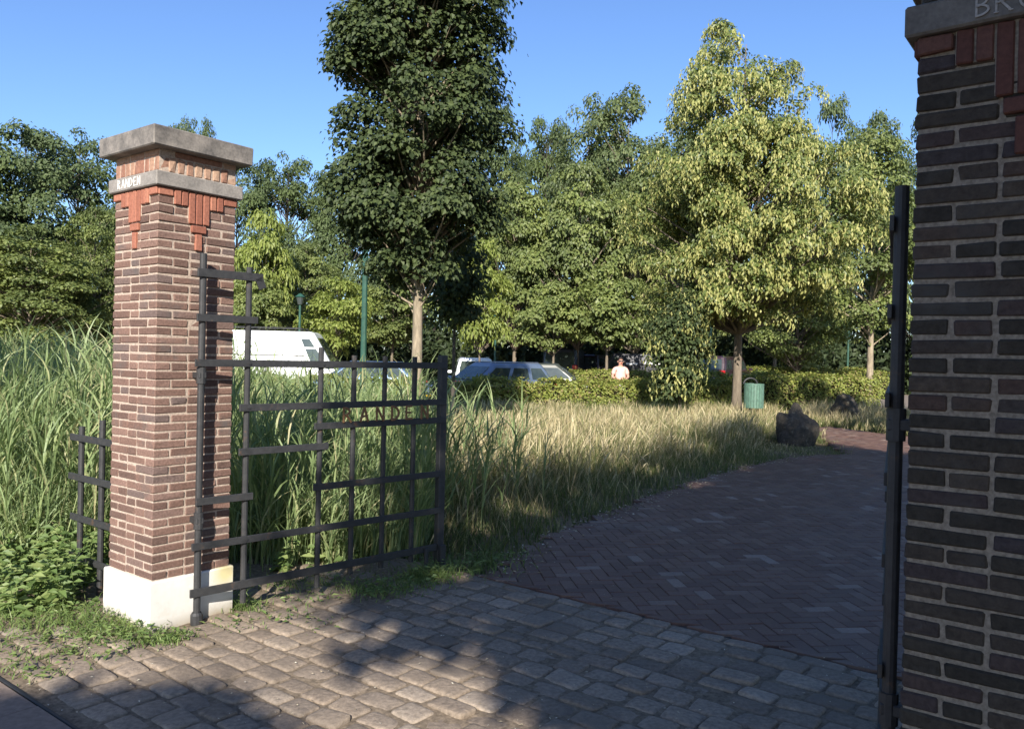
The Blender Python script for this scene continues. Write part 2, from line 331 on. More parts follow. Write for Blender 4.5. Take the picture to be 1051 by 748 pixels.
# ------------------------------------------------------------------ foliage generators
def leaf_geo(P, Dr, Nm, L, W, fold=.18):
    n = len(P); L = np.broadcast_to(L, (n,))[:, None]; W = np.broadcast_to(W, (n,))[:, None]
    Dr = norm(Dr); S = norm(np.cross(Nm, Dr)); Nn = np.cross(Dr, S)
    V = np.stack([P, P + Dr * L * .42 + S * W * .5 + Nn * W * fold, P + Dr * L - Nn * L * .08, P + Dr * L * .42 - S * W * .5 + Nn * W * fold], 1)
    o = (np.arange(n) * 4)[:, None]
    F = np.concatenate([o + [0, 1, 2], o + [0, 2, 3]])
    return V.reshape(-1, 3), F
def blade_geo(P, H, W, lean_dir, lean, seg=3, prof=None, twist=None):
    """upright strips: base P, height H, width W, horizontal lean vector*lean (tip offset as fraction of H)"""
    n = len(P); t = np.linspace(0, 1, seg + 1)
    if prof is None: prof = 1 - t ** 1.6
    H = np.broadcast_to(H, (n,)); W = np.broadcast_to(W, (n,)); lean = np.broadcast_to(lean, (n,))
    ld = np.concatenate([lean_dir, np.zeros((n, 1))], 1)
    az = rng.uniform(0, 2 * np.pi, n) if twist is None else twist
    side = np.stack([np.cos(az), np.sin(az), np.zeros(n)], 1)
    zt = t[None, :] - .28 * lean[:, None] * t[None, :] ** 3
    C = P[:, None, :] + (H[:, None] * zt)[..., None] * np.array([0, 0, 1.]) + (H[:, None] * lean[:, None] * t[None, :] ** 2)[..., None] * ld[:, None, :]
    off = side[:, None, :] * (W[:, None] * prof[None, :] * .5)[..., None]
    A = C - off; B = C + off
    V = np.stack([A[:, :-1], B[:, :-1]], 2).reshape(n, seg * 2, 3); V = np.concatenate([V, C[:, -1:, :]], 1)
    k = seg * 2 + 1; o = (np.arange(n) * k)[:, None]
    Q = np.concatenate([o + [2 * j, 2 * j + 1, 2 * j + 3, 2 * j + 2] for j in range(seg - 1)]) if seg > 1 else np.zeros((0, 4), int)
    T = o + [2 * seg - 2, 2 * seg - 1, 2 * seg]
    return V.reshape(-1, 3), [T, Q]
def rdir2(n):
    a = rng.uniform(0, 2 * np.pi, n); return np.stack([np.cos(a), np.sin(a)], 1)
def rsph(n): return norm(rng.normal(size=(n, 3)))
PROF = {
 'oval': lambda t: np.sin(np.pi * np.clip(t, 0, 1) ** .85) ** .55,
 'column': lambda t: np.minimum(1, (t / .16 + .12)) ** .6 * np.clip(1 - t ** 4.5, 0, 1) ** .5,
 'cone': lambda t: np.minimum(1, t / .10 + .25) ** .7 * np.clip(1 - t, 0, 1) ** .72 * (1.05),
 'round': lambda t: np.sqrt(np.clip(1 - (2 * t - 1) ** 2, 0, 1)) ** .8,
 'lime': lambda t: np.interp(t, [0, .05, .15, .3, .52, .7, .85, .95, 1], [.55, .85, 1, .98, .82, .64, .42, .2, .04]),
 'vase': lambda t: np.clip(.25 + t * 1.1, 0, 1) * np.clip(1 - t ** 4, 0, 1) ** .5,
}
def tree_meshes(key, H, W, base, shape, ncl, nlf, clr, leaf, lw, leafmat, barkmat, tr, droop=.3, bract=0, flat=.62, tops=None, fork=None, inner=.15, lumpy=1.0, mask=None, limbs=True, lean=0., ztop=None):
    """returns (trunk mesh, crown mesh, blossom mesh|None), base at the origin"""
    ph = rng.uniform(0, 6.28, 6); prof = PROF[shape]; cen = []; crad = []
    R = W / 2
    tries = 0
    while len(cen) < ncl and tries < ncl * 60:
        tries += 1
        t = rng.uniform(.02, 1.0); r = float(prof(np.array(t)))
        if rng.uniform() > r ** 1.2 + .06: continue
        a = rng.uniform(0, 6.283)
        lump = 1 + lumpy * (.16 * math.sin(2 * a + ph[0] + 3 * t) + .13 * math.sin(3 * a + ph[1] - 7 * t) + .10 * math.sin(11 * t + ph[2] + a))
        q = math.sqrt(rng.uniform(inner, 1)); s = clr * rng.uniform(.65, 1.3) * (.62 + .38 * r)
        rr = max(0, r * R * lump - s * .55) * q
        z = base + t * (H - base) - s * .35
        c = np.array([rr * math.cos(a) + lean * t, rr * math.sin(a), z])
        if tops is not None:      # several leaders
            k = rng.integers(len(tops)); c[:2] += np.array(tops[k][:2]) * max(0, t - .45) / .55; c[2] = base + (c[2] - base) * (1 - (1 - tops[k][2]) * max(0, t - .3) / .7)
        if mask is not None and not mask(c): continue
        cen.append(c); crad.append(s)
    cen = np.array(cen); crad = np.array(crad)
    # trunk and limbs
    mb = MB(); zt = ztop or H * .93
    zz = np.linspace(-.05, zt, 12); wob = np.cumsum(rng.normal(0, .012 * H / 10, (12, 2)), 0) * .6; wob[:3] *= .2
    tp = np.stack([wob[:, 0] + lean * np.clip((zz - base) / (H - base), 0, 1), wob[:, 1], zz], 1); trd = tr * (1 - .93 * (zz / zt).clip(0, 1) ** .9); trd[0] *= 1.35
    mb.tube(tp, trd.clip(.008), 10)
    if limbs:
        for c, s in zip(cen, crad):
            rr = math.hypot(c[0] - lean * .5, c[1]); z0 = max(base * .8, c[2] - rr * rng.uniform(.5, .9) - .2); z0 = min(z0, zt * .96)
            o = np.array([np.interp(z0, zz, tp[:, 0]), np.interp(z0, zz, tp[:, 1]), z0]); mid = (o + c) / 2 + rng.normal(0, .05 * rr + .02, 3); mid[2] += .08 * rr - droop * .1 * rr
            if mask is not None and not (mask(mid) and mask((o + mid) / 2) and mask((mid + c) / 2)): continue
            r0 = min(np.interp(z0, zz, trd) * .6, .018 + .016 * rr) * (tr / .16) ** .5
            mb.tube([o, mid, c], [r0, r0 * .65, r0 * .2], 5, False)
    g = {}
    for f in mb.F: g.setdefault(f.shape[1], []).append(f)
    tm = mesh_np(key + '_trunk', np.concatenate(mb.V), [np.concatenate(v) for v in g.values()], barkmat, smooth=True)
    # leaves
    wgt = crad ** 2; cnt = np.maximum(8, (nlf * wgt / wgt.sum())).astype(int); ci = np.repeat(np.arange(len(cen)), cnt); n = len(ci)
    d = rsph(n); d[:, 2] = np.where(d[:, 2] < -.35, -d[:, 2] * .6, d[:, 2]); d = norm(d)
    rad = crad[ci] * rng.uniform(.25, 1, n) ** .5 * rng.uniform(.82, 1.22, n) * np.where(rng.uniform(size=n) < .05, 1.35, 1)
    P = cen[ci] + d * rad[:, None] * np.array([1, 1, flat]); rxy = np.hypot(P[:, 0] - cen[ci, 0], P[:, 1] - cen[ci, 1]); P[:, 2] -= droop * rxy ** 2 / crad[ci] * .45
    if mask is not None:
        ok = mask(P.T); P = P[ok]; d = d[ok]; n = len(P); ci = ci[ok]
    out = norm(np.stack([P[:, 0], P[:, 1], 0 * P[:, 0]], 1))
    Nm = norm(d * .6 + out * .35 + np.array([-.02, -.22, .48]) + rng.normal(0, .36, (n, 3)))
    Dr = d * .6 + out * .35 + np.array([0, 0, -.25 - droop]) + rng.normal(0, .45, (n, 3)); Dr = Dr - Nm * (Dr * Nm).sum(1, keepdims=True)
    sz = rng.uniform(.65, 1.25, n)
    V, Fc = leaf_geo(P, Dr, Nm, leaf * sz, lw * sz); cm = mesh_np(key + '_crown', V, [Fc], leafmat)
    bm_ = None
    if bract:
        o_ = P[:, 2] > base; w = np.where(d[:, 2] > -.1)[0]; sel = rng.choice(w, min(bract, len(w)), replace=False); Q0 = P[sel] + out[sel] * .1
        VV = []; FF = []; off = 0
        for j in range(4):
            pj = Q0 + np.stack([rng.normal(0, .03, len(sel)), rng.normal(0, .03, len(sel)), -.075 * j + rng.normal(0, .015, len(sel))], 1)
            dj = np.stack([rng.normal(0, .35, len(sel)), rng.normal(0, .35, len(sel)), -np.ones(len(sel))], 1); nj = norm(out[sel] + rng.normal(0, .5, (len(sel), 3)) + np.array([0, -.4, .3]))
            v, f = leaf_geo(pj, dj, nj, .12 * rng.uniform(.7, 1.3, len(sel)), .05 * rng.uniform(.7, 1.3, len(sel))); VV.append(v); FF.append(f + off); off += len(v)
        bm_ = mesh_np(key + '_blossom', np.concatenate(VV), [np.concatenate(FF)], M['lf_bract'])
    return tm, cm, bm_
def plant_tree(name, label, cat, ms, loc, rotz=0, sc=(1, 1, 1), group=None):
    t = thing(name, label, cat, loc, rotz, group); t.scale = sc
    link('trunk', ms[0], t); link('crown', ms[1], t)
    if ms[2] is not None: tag(link('blossom', ms[2], t), 'pale yellow hanging bracts', kind='stuff')
    return t
#PART2
# ------------------------------------------------------------------ the ground
def zfun(x, y): return -.02 + .006 * np.sin(x * 1.3) * np.cos(y * .9)
def sheet(name, xs, ys, z, mat):
    X, Y = np.meshgrid(xs, ys); V = np.stack([X, Y, z(X, Y) if callable(z) else np.full_like(X, z)], -1).reshape(-1, 3)
    nx = len(xs); i, j = np.meshgrid(np.arange(nx - 1), np.arange(len(ys) - 1)); a = (j * nx + i).ravel()
    o = link(name, mesh_np(name, V, [np.stack([a, a + 1, a + 1 + nx, a + nx], 1)], mat, smooth=True)); return tag(o, kind='structure')
gx = np.concatenate([[-900, -300, -100, -50], np.linspace(-30, 30, 61), [50, 100, 300, 900]])
gy = np.concatenate([[-400, -100, -40], np.linspace(-20, 40, 61), [60, 100, 300, 1500]])
sheet('ground', gx, gy, lambda x, y: -.055 + .006 * np.sin(x * 1.3) * np.cos(y * .9), M['ground'])
def en_poly(name, pts, z, mat):
    V = [(*en(*p), z) for p in pts]; return tag(link(name, mesh_np(name, V, [np.array([list(range(len(V)))])], mat)), kind='structure')
def inside(poly, x, y):
    x = np.asarray(x, float); y = np.asarray(y, float); r = np.zeros(x.shape, bool); n = len(poly); j = n - 1
    for i in range(n):
        xi, yi = poly[i]; xj, yj = poly[j]
        c = ((yi > y) != (yj > y)) & (x < (xj - xi) * (y - yi) / (yj - yi + 1e-12) + xi); r ^= c; j = i
    return r
PIL_S = .515
P0 = np.array([-2.09, 4.68]); EP, NP_ = to_en(*P0)               # front corner of the left pillar
EQ = EP + 4.03; QZ = -.05
NB, NF = 4.64, 1.63                                              # back and front edge of the sett band
# setts: rows along e
ge, gn = np.meshgrid(np.arange(-6.6, 4.5, .022), np.linspace(NF + .001, NB - .001, 138))
def lf(e, n): return (np.sin(e * 3.1 + 1.7 * np.sin(n * 2.3)) * np.cos(n * 3.7 + np.sin(e * 1.9)) + .6 * np.sin(e * 9.1 + n * 4.3) * np.cos(n * 8.7 - e * 2.9) + .35 * np.sin(e * 23 + n * 31) * np.cos(e * 37 - n * 17)) / 1.95
gz = -.0135 + .0075 * lf(ge, gn) + rng.normal(0, .0012, ge.shape) + .012 * np.clip((-4.75 - ge) / .8, 0, 1) + .009 * np.clip((gn - 3.7) / .6, 0, 1) * np.clip((-3.2 - ge) / .8, 0, 1)
gp = ge[..., None] * E2 + gn[..., None] * N2; nx = ge.shape[1]; ii, jj = np.meshgrid(np.arange(nx - 1), np.arange(ge.shape[0] - 1)); aa_ = (jj * nx + ii).ravel()
tag(link('sett_bedding', mesh_np('sett_bedding', np.concatenate([gp, gz[..., None]], -1).reshape(-1, 3), [np.stack([aa_, aa_ + 1, aa_ + 1 + nx, aa_ + nx], 1)], M['sand'], smooth=True)), kind='structure')
C = []; Hh = []; n_ = NF + .07
def in_pillar(e, n):
    return (EP - PIL_S - .04 < e < EP + .05 and NP_ - .05 < n < NP_ + PIL_S + .05)
while n_ < NB - .02:
    w = random.uniform(.135, .178); w = min(w, NB - n_); e_ = -6.6 + random.uniform(0, .2)
    while e_ < 4.4:
        l = random.uniform(.165, .26); ce, cn = e_ + l / 2, n_ + w / 2
        keep = not in_pillar(ce, cn)
        if ce < -4.95 and random.random() < min(.85, (-4.95 - ce) * .75 + max(0, cn - 2.2) * .6): keep = False
        if ce < -4.0 and cn > 3.6 and random.random() < .35: keep = False
        if keep: C.append((*en(ce, cn), -.05 + random.gauss(0, .0035))); Hh.append((l / 2 - .0055, w / 2 - .0055, .05))
        e_ += l
    n_ += w
C = np.array(C); k = len(C); an = -_a + rng.normal(0, .025, k)
X = np.stack([np.cos(an), np.sin(an), rng.normal(0, .012, k)], 1); Zv = norm(np.stack([rng.normal(0, .012, k), rng.normal(0, .012, k), np.ones(k)], 1)); Yv = norm(np.cross(Zv, X)); X = np.cross(Yv, Zv)
V, F = cboxes(C, np.array(Hh), rng.uniform(.008, .013, k), X, Yv, Zv, jit=.0045)
sp = tag(link('sett_paving', mesh_np('sett_paving', V, F, M['sett'], smooth=True)), kind='structure')
md = sp.modifiers.new('worn', 'SUBSURF'); md.levels = 1; md.render_levels = 2
# a row of border setts along the edging and the brown pavement of the street
en_poly('pavement', [(-12, -6), (8, -6), (8, NF - .0), (-12, NF - .0)], -.022, M['sand'])
C = []; Hh = []
for i in range(40):
    for j in range(6):
        C.append((*en(-9 + .405 * i + (.2 if j % 2 else 0), NF - .026 - .2025 - .405 * j), -.03 + random.gauss(0, .001))); Hh.append((.2, .2, .03))
V, F = cboxes(C, Hh, .004, (E2[0], E2[1], 0), (N2[0], N2[1], 0)); tag(link('pavement_slabs', mesh_np('pavement_slabs', V, F, M['slab'])), kind='structure')
mb = MB()
for i in range(14): mb.box((*en(-9 + i, NF - .012), -.085), (.497, .009, .082), .003, (E2[0], E2[1], 0), (N2[0], N2[1], 0))
tag(mb.build('kerb', M['trim']), kind='structure')
# herringbone path
EDGE = [(-3.82, NB), (-3.9, 4.9), (-4.25, 6.16), (-4.45, 7.9), (-4.66, 9.9), (-4.8, 12.4), (-4.62, 14.6), (-4.1, 15.6), (-5.1, 18.0), (-6.3, 21.1)]
PATH = [EDGE[0], (-.55, NB), (-.4, 14.8), (2, 15.6), (14, 15.6), (14, 19.6), (0, 20.0), (-4.3, 20.8), (-6.3, 22.2)] + EDGE[:0:-1]
en_poly('path_bedding', [(p[0], p[1] + (.004 if p[1] == NB else 0)) for p in PATH], -.0175, M['clinker_joint'])
C = []; Xd = []
bl, bw = .205, .1025
# standard herringbone in a rotated frame: row k, horizontal brick at (k*bw + m*4bw, k*bw), vertical next to it
hb = []
for k in range(-190, 190):
    for m in range(-60, 60):
        x0 = k * bw + m * 4 * bw; y0 = k * bw
        if abs(x0) > 26 or abs(y0) > 26: continue
        hb.append((x0 + bw, y0 + bw / 2, 0)); hb.append((x0 + 2 * bw + bw / 2, y0, 1))
hb = np.array(hb); ce_, cn_ = 3.0, 14.0; q = RAD(45)
ee = ce_ + hb[:, 0] * math.cos(q) - hb[:, 1] * math.sin(q); nn = cn_ + hb[:, 0] * math.sin(q) + hb[:, 1] * math.cos(q)
xy = ee[:, None] * E2 + nn[:, None] * N2
ok = inside([(-3.82, NB - .09), (-.55, NB - .09)] + PATH[2:], ee, nn) & (xy[:, 0] < .56 * xy[:, 1] + 1.6) 

ee, nn, hz = ee[ok], nn[ok], hb[ok, 2]; k = len(ee); xy = xy[ok]
ang = -_a + q + hz * math.pi / 2 + rng.normal(0, .006, k)
Zv = norm(np.stack([rng.normal(0, .008, k), rng.normal(0, .008, k), np.ones(k)], 1)); X = np.stack([np.cos(ang), np.sin(ang), 0 * ang], 1); Yv = norm(np.cross(Zv, X)); X = np.cross(Yv, Zv)
cz = -.03 + rng.normal(0, .0012, k)
near = xy[:, 1] < 14
V, F = cboxes(np.stack([xy[:, 0], xy[:, 1], cz], 1), (bl / 2 - .0022, bw / 2 - .0022, .03), .0035, X, Yv, Zv)
ev, nv = to_en(V[:, 0], V[:, 1]); cl_ = np.clip(NB + .004 - nv, 0, None); V[:, :2] += cl_[:, None] * N2
tag(link('brick_path', mesh_np('brick_path', V, F, M['clinker'])), kind='structure')
# end row of kerb bricks between setts and clinkers
# parking court far behind the hedges
V = [(-34, 26.3, -.03), (8, 27.5, -.03), (30, 36, -.03), (30, 47, -.03), (-34, 47, -.03)]
tag(link('parking_court', mesh_np('parking_court', V, [np.array([[0, 1, 2, 3, 4]])], M['parking'])), kind='structure')

# ------------------------------------------------------------------ brick pillars
LET = {
 'R': [((0, 0), (0, 1)), ('arc', (.0, .74), .46, .26, 90, -90), ((.22, .48), (.60, 0))],
 'A': [((0, 0), (.32, 1)), ((.32, 1), (.64, 0)), ((.12, .36), (.52, .36))],
 'N': [((0, 0), (0, 1)), ((0, 1), (.6, 0)), ((.6, 0), (.6, 1))],
 'D': [((0, 0), (0, 1)), ('arc', (0, .5), .60, .5, 90, -90)],
 'E': [((0, 0), (0, 1)), ((0, .97), (.48, .97)), ((0, .5), (.38, .5)), ((0, .03), (.5, .03))],
 'B': [((0, 0), (0, 1)), ('arc', (0, .75), .44, .25, 90, -90), ('arc', (0, .27), .52, .27, 90, -90)],
 'O': [('arc', (.33, .5), .33, .5, 0, 360)],
 'K': [((0, 0), (0, 1)), ((.02, .42), (.52, 1)), ((.16, .56), (.58, 0))],
}
SER = {'R': [(0, 0), (0, 1), (.6, 0)], 'A': [(0, 0), (.64, 0)], 'N': [(0, 0), (0, 1), (.6, 1)], 'D': [], 'E': [], 'B': [], 'O': [], 'K': [(0, 0), (0, 1), (.58, 0), (.52, 1)]}
def letter(mb, ch, o, X, Z, Yn, h, th, dep, serif=True):
    """strokes of a letter: o = lower left, X right, Z up, Yn outward"""
    o, X, Z, Yn = [np.array(q, float) for q in (o, X, Z, Yn)]
    pt = lambda u, v: o + X * u * h + Z * v * h + Yn * dep / 2
    kk = 0
    for s in LET[ch]:
        if s[0] == 'arc':
            _, c, rx, rz, a0, a1 = s; aa = np.radians(np.linspace(a0, a1, 15 if abs(a1 - a0) < 300 else 25)); pl = [(c[0] + rx * math.cos(t), c[1] + rz * math.sin(t)) for t in aa]
        else: pl = list(s)
        for a, b in zip(pl[:-1], pl[1:]):
            A, B_ = pt(*a), pt(*b); dv = B_ - A; L = np.linalg.norm(dv); x = dv / L; z = np.cross(x, Yn)
            kk += 1; mb.box((A + B_) / 2 + Yn * .00012 * kk, (L / 2 + th * .3, dep / 2, th / 2), min(dep, th) * .2, x, Yn, z)
    if serif:
        for u, v in SER[ch]:
            kk += 1; mb.box(pt(u, v) + Yn * .00012 * kk, (h * .11, dep / 2, th * .28), th * .1, X, Yn, Z)
def pillar_parts(root, bm, mm, z0, word, wx, wh, wmat, mort):
    """square pillar; local x = e, y = n, origin at the centre; street face at -y"""
    S = PIL_S; hs = S / 2; pitch = .0516; bh = .0208
    mb = MB(); mb.box((0, 0, .06), (hs + .022, hs + .022, .226), .008); mb.build('plinth', M['plaster'], root)
    # mortar core
    mb = MB(); mb.box((0, 0, (.28 + 2.83) / 2), (hs - .0052, hs - .0052, (2.83 - .28) / 2), .001); core = mb.build('mortar_core', mort, root)
    C = []; Hh = []
    bl, bd, j = .2, .095, .010
    nc = 45; top = .286 + nc * pitch
    for r in range(nc):
        z = .286 + (r + .5) * pitch
        lay = [(-hs + bl / 2, -hs + bd / 2, bl, bd), (0, -hs + bd / 2, bd, bd), (hs - bl / 2, -hs + bd / 2, bl, bd),
               (-hs + bl / 2, hs - bd / 2, bl, bd), (0, hs - bd / 2, bd, bd), (hs - bl / 2, hs - bd / 2, bl, bd)]
        y0 = -hs + bd + j
        for sx in (-1, 1):
            if (r // 2) % 2: lay += [(sx * (hs - bd / 2), y0 + bl / 2, bd, bl), (sx * (hs - bd / 2), y0 + bl + j + bd / 2, bd, bd)]
            else: lay += [(sx * (hs - bd / 2), y0 + bd / 2, bd, bd), (sx * (hs - bd / 2), y0 + bd + j + bl / 2, bd, bl)]
        for (x, y, lx, ly) in lay:
            if r % 2: x, y, lx, ly = y, x, ly, lx
            C.append((x + random.gauss(0, .0010), y + random.gauss(0, .0010), z + random.gauss(0, .001)))
            Hh.append((lx / 2 + random.gauss(0, .0009), ly / 2 + random.gauss(0, .0009), bh + random.gauss(0, .0008)))
    V, F = cboxes(C, Hh, rng.uniform(.003, .006, len(C)), jit=.0011); shaft = link('brick_shaft', mesh_np('brick_shaft', V, F, bm), root)
    # red ornament on the four faces: end bricks, soldiers in a stepped V, a pendant
    C = []; Hh = []; Xs = []; Ys = []; MC = MB()
    for q in range(4):
        a = q * math.pi / 2; fx = np.array([math.cos(a), math.sin(a), 0]); fy = np.array([math.sin(a), -math.cos(a), 0])   # fx along the face, fy outward
        pw = .047; L3, L1 = .192, .092
        def put(u, zt, w, h, out=.012):
            C.append(fx * u + fy * (hs + out - .03) + np.array([0, 0, zt - h / 2])); Hh.append((w / 2, .03, h / 2)); Xs.append(fx); Ys.append(fy)
        for i in (-1, 0, 1): put(i * pw, top - .002, pw - .007, L3)
        for s in (-1, 1):
            for i in (2, 3): put(s * i * pw, top - .002, pw - .007, L1)
            ue = hs + .004; u0 = 3.5 * pw + .002; put(s * (u0 + ue - .002) / 2, top - .002, ue - u0 - .006, .046, .0095 if q % 2 else .0125)
        put(0, top - L3 - .010, .098, .043); put(0, top - L3 - .010 - .051, .045, .10)
        MC.box(fx * 0 + fy * (hs + .003 - .02) + np.array([0, 0, top - L3 / 2]), (1.5 * pw, .02, L3 / 2), .001, fx, fy)
        MC.box(fx * 0 + fy * (hs + .0022 - .02) + np.array([0, 0, top - L1 / 2]), (3.5 * pw, .02, L1 / 2), .001, fx, fy)
    V, F = cboxes(C, Hh, .004, np.array(Xs), np.array(Ys), jit=.0008)
    orn = link('red_brick_ornament', mesh_np('red_brick_ornament', V, F, M['redbrick'] if bm is M['brick'] else M['shadedred']), root)
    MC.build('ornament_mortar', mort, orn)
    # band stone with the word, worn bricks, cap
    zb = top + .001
    mb = MB(); mb.box((0, 0, zb + .0425), (hs + .030, hs + .030, .0425), .006); band = mb.build('band_stone', M['band'] if bm is M['brick'] else M['shadedstone'], root)
    wl = MB(); adv = {c: (.96 if c in 'RANDOK' else .84) for c in 'RANDEBOK'}; tw = sum(adv[c] for c in word) * wh; u = wx - tw / 2
    for c in word:
        letter(wl, c, (u, -hs - .030 - .0005, zb + .0425 - wh / 2), (1, 0, 0), (0, 0, 1), (0, -1, 0), wh, wh * .105, .002); u += adv[c] * wh
    wl.build('lettering', wmat, band)
    C = []; Hh = []
    for (zc, hh, step) in ((zb + .085 + .049, .043, .055),):
        nb = 9; w = S / nb
        for i in range(nb):
            for s in (-1, 1):
                C.append((-hs + (i + .5) * w, s * (hs - .05), zc)); Hh.append((w / 2 - .005, .05, hh))
                if 0 < i < nb - 1: C.append((s * (hs - .05), -hs + (i + .5) * w, zc)); Hh.append((.05, w / 2 - .005, hh))
    zt = zb + .085 + .098
    for i in range(3):
        w = S / 3
        for s in (-1, 1):
            C.append((-hs + (i + .5) * w, s * (hs - .045), zt + .018)); Hh.append((w / 2 - .005, .045, .0185))
            if i == 1: C.append((s * (hs - .045), 0, zt + .018)); Hh.append((.045, hs - .1, .0185))
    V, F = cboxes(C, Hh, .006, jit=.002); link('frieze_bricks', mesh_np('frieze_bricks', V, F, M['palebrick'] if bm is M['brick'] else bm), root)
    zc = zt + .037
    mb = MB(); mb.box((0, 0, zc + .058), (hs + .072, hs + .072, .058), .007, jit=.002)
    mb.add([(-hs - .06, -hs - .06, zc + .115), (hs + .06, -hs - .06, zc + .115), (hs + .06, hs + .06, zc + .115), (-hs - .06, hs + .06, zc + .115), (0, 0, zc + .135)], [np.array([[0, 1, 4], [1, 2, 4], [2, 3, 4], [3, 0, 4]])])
    mb.build('cap_stone', M['cap'] if bm is M['brick'] else M['shadedstone'], root)
pc = en(EP - PIL_S / 2, NP_ + PIL_S / 2)
pl = thing('brick_pillar', 'sunlit brown brick gate pillar with stone cap on a white plinth, lettered RANDEN', 'pillar', (*pc, 0), -_a, 'brick pillars of the gateway')
pillar_parts(pl, M['brick'], M['mortar'], 0, 'RANDEN', -.02, .050, M['white_letter'], M['mortar'])
qc = en(EQ + PIL_S / 2, NP_ + PIL_S / 2)
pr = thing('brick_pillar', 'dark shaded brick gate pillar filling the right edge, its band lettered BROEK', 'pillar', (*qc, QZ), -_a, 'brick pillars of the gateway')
pillar_parts(pr, M['shadedbrick'], M['shadedmortar'], 0, 'BROEK', .01, .054, M['shaded_letter'], M['shadedmortar'])

# ------------------------------------------------------------------ iron gate leaves
def gate(root, side, word):
    """x along the leaf from the hinge, z up; rails on the side*(-y) face"""
    I = M['iron']; ry = -side * .026
    def rnd(name, x, z0, z1, r=.019): MB().tube([(x, 0, z0), (x, 0, z1)], r, 10).build(name, I, root)
    def rail(x0, x1, z, h=.045): MB().bar((x0, ry, z), (x1, ry, z), h, .014).build('rail', I, root)
    mb = MB(); mb.tube([(0, 0, .0), (0, 0, 2.236)], .021, 12); mb.lathe([(.0, -.03), (.033, -.03), (.036, .0), (.036, .05), (.027, .065)], 12); mb.build('hinge_post', I, root)
    rnd('bar', .295, .065, 2.18); rnd('bar', .822, .065, 1.69)
    for x in (1.086, 1.347, 1.616):
        rnd('bar', x, .11, 1.14); rnd('bar', x, 1.315, 1.64)
    MB().bar((1.885, 0, .05), (1.885, 0, 1.655), .062, .05, (1, 0, 0), .003).build('end_post', I, root)
    mb = MB(); mb.bar((1.885, ry * 1.6, .04), (1.885, ry * 1.6, .20), .05, .03, (1, 0, 0)); mb.build('drop_bolt', I, root)
    MB().bar((1.73, ry * 1.6, .05), (1.73, ry * 1.6, .20), .03, .02, (1, 0, 0)).build('drop_bolt', I, root)
    rail(-.045, .375, 2.118, .05); rail(-.045, .345, 1.848); rail(-.05, 1.905, 1.576); rail(.235, 1.905, 1.298); rail(.765, 1.905, 1.16)
    rail(.235, .875, 1.022); rail(.765, 1.87, .749); rail(-.03, .335, .739); rail(-.05, 1.88, .469); rail(-.055, 1.84, .19, .05)
    mb = MB(); mb.bar((.345, ry, 2.118), (.375, ry, 2.05), .05, .014); mb.build('rail_hook', I, root)
    for z in (1.50, .62):
        mb = MB(); mb.box((0, side * .03, z), (.024, .055, .018), .004); mb.tube([(0, 0, z - .05), (0, 0, z + .05)], .028, 10); mb.build('hinge', I, root)
    if word:
        xs = (1.015, 1.152, 1.288, 1.42, 1.55, 1.69) if len(word) == 6 else (1.05, 1.21, 1.37, 1.53, 1.69)
        for c, x in zip(word, xs):
            l = MB(); w = .62 * .098
            letter(l, c, (x - w / 2, ry - .006, 1.18), (1, 0, 0), (0, 0, 1), (0, -1, 0), .098, .015, .012, False); l.build('letter', M['bronze'], root)
    for x in (.295, .822):
        for z in (1.576, 1.298, .469): MB().lathe([(0, -.010), (.009, -.010), (.009, 0)], 8, (x, ry - side * .003, z), 'y').build('bolt', I, root)
hl = P0 + .25 * N2 + .075 * E2
gl = thing('iron_gate', 'open black iron gate leaf with bronze letters beside the sunlit pillar', 'gate', (*hl, 0), RAD(44.5), 'leaves of the iron gate')
gate(gl, 1, 'RANDEN')
hr = en(EQ, NP_) + .25 * N2 - .082 * E2
gr = thing('iron_gate', 'black iron gate leaf seen edge on against the shaded pillar', 'gate', (*hr, -.03), RAD(64.3), 'leaves of the iron gate')
gate(gr, -1, 'BROEK')
# short railing beyond the left pillar
ro = en(EP - PIL_S, NP_ + .12)
rl = thing('iron_railing', 'short black iron railing left of the sunlit pillar among reeds', 'railing', (*ro, 0), -_a + math.pi)
for x, zt in ((.36, 1.17), (.655, 1.11)): MB().tube([(x, 0, -.03), (x, 0, zt)], .02, 10).build('bar', M['iron'], rl)
for z, x1 in ((1.035, .76), (.765, .775), (.49, .74), (.22, .75)): MB().bar((-.01, .027, z), (x1, .027, z), .045, .014).build('rail', M['iron'], rl)
#PART3
# ------------------------------------------------------------------ trees
def px_w(px, Y): return px * Y / F_PX
def height_at(px, top, Y): return float(at(px, top, Y)[2])
def ground_xy(px, Y): p = at(px, hor(px), Y); return float(p[0]), float(p[1])
# the dark young linden between gate and car park
x, y = ground_xy(428, 13)
ms = tree_meshes('linden', 11.0, 3.0, 2.8, 'column', 300, 80000, .40, .086, .072, M['lf_dark'], M['bark_pale'], .105, .35, flat=.8, inner=.05, lumpy=.35)
plant_tree('linden_tree', 'dark green upright linden with a pale straight trunk just beyond the open gate leaf', 'tree', ms, (x, y, -.05), 1.0)
x, y = ground_xy(466, 15.5)
ms = tree_meshes('young_linden', 4.3, 1.2, 2.25, 'oval', 34, 3200, .36, .10, .08, M['lf_dark'], M['bark_dark'], .055, .35, flat=.75)
plant_tree('linden_tree', 'small dark young tree with a thin black trunk close right of the tall upright linden', 'tree', ms, (x, y, -.05), .4)
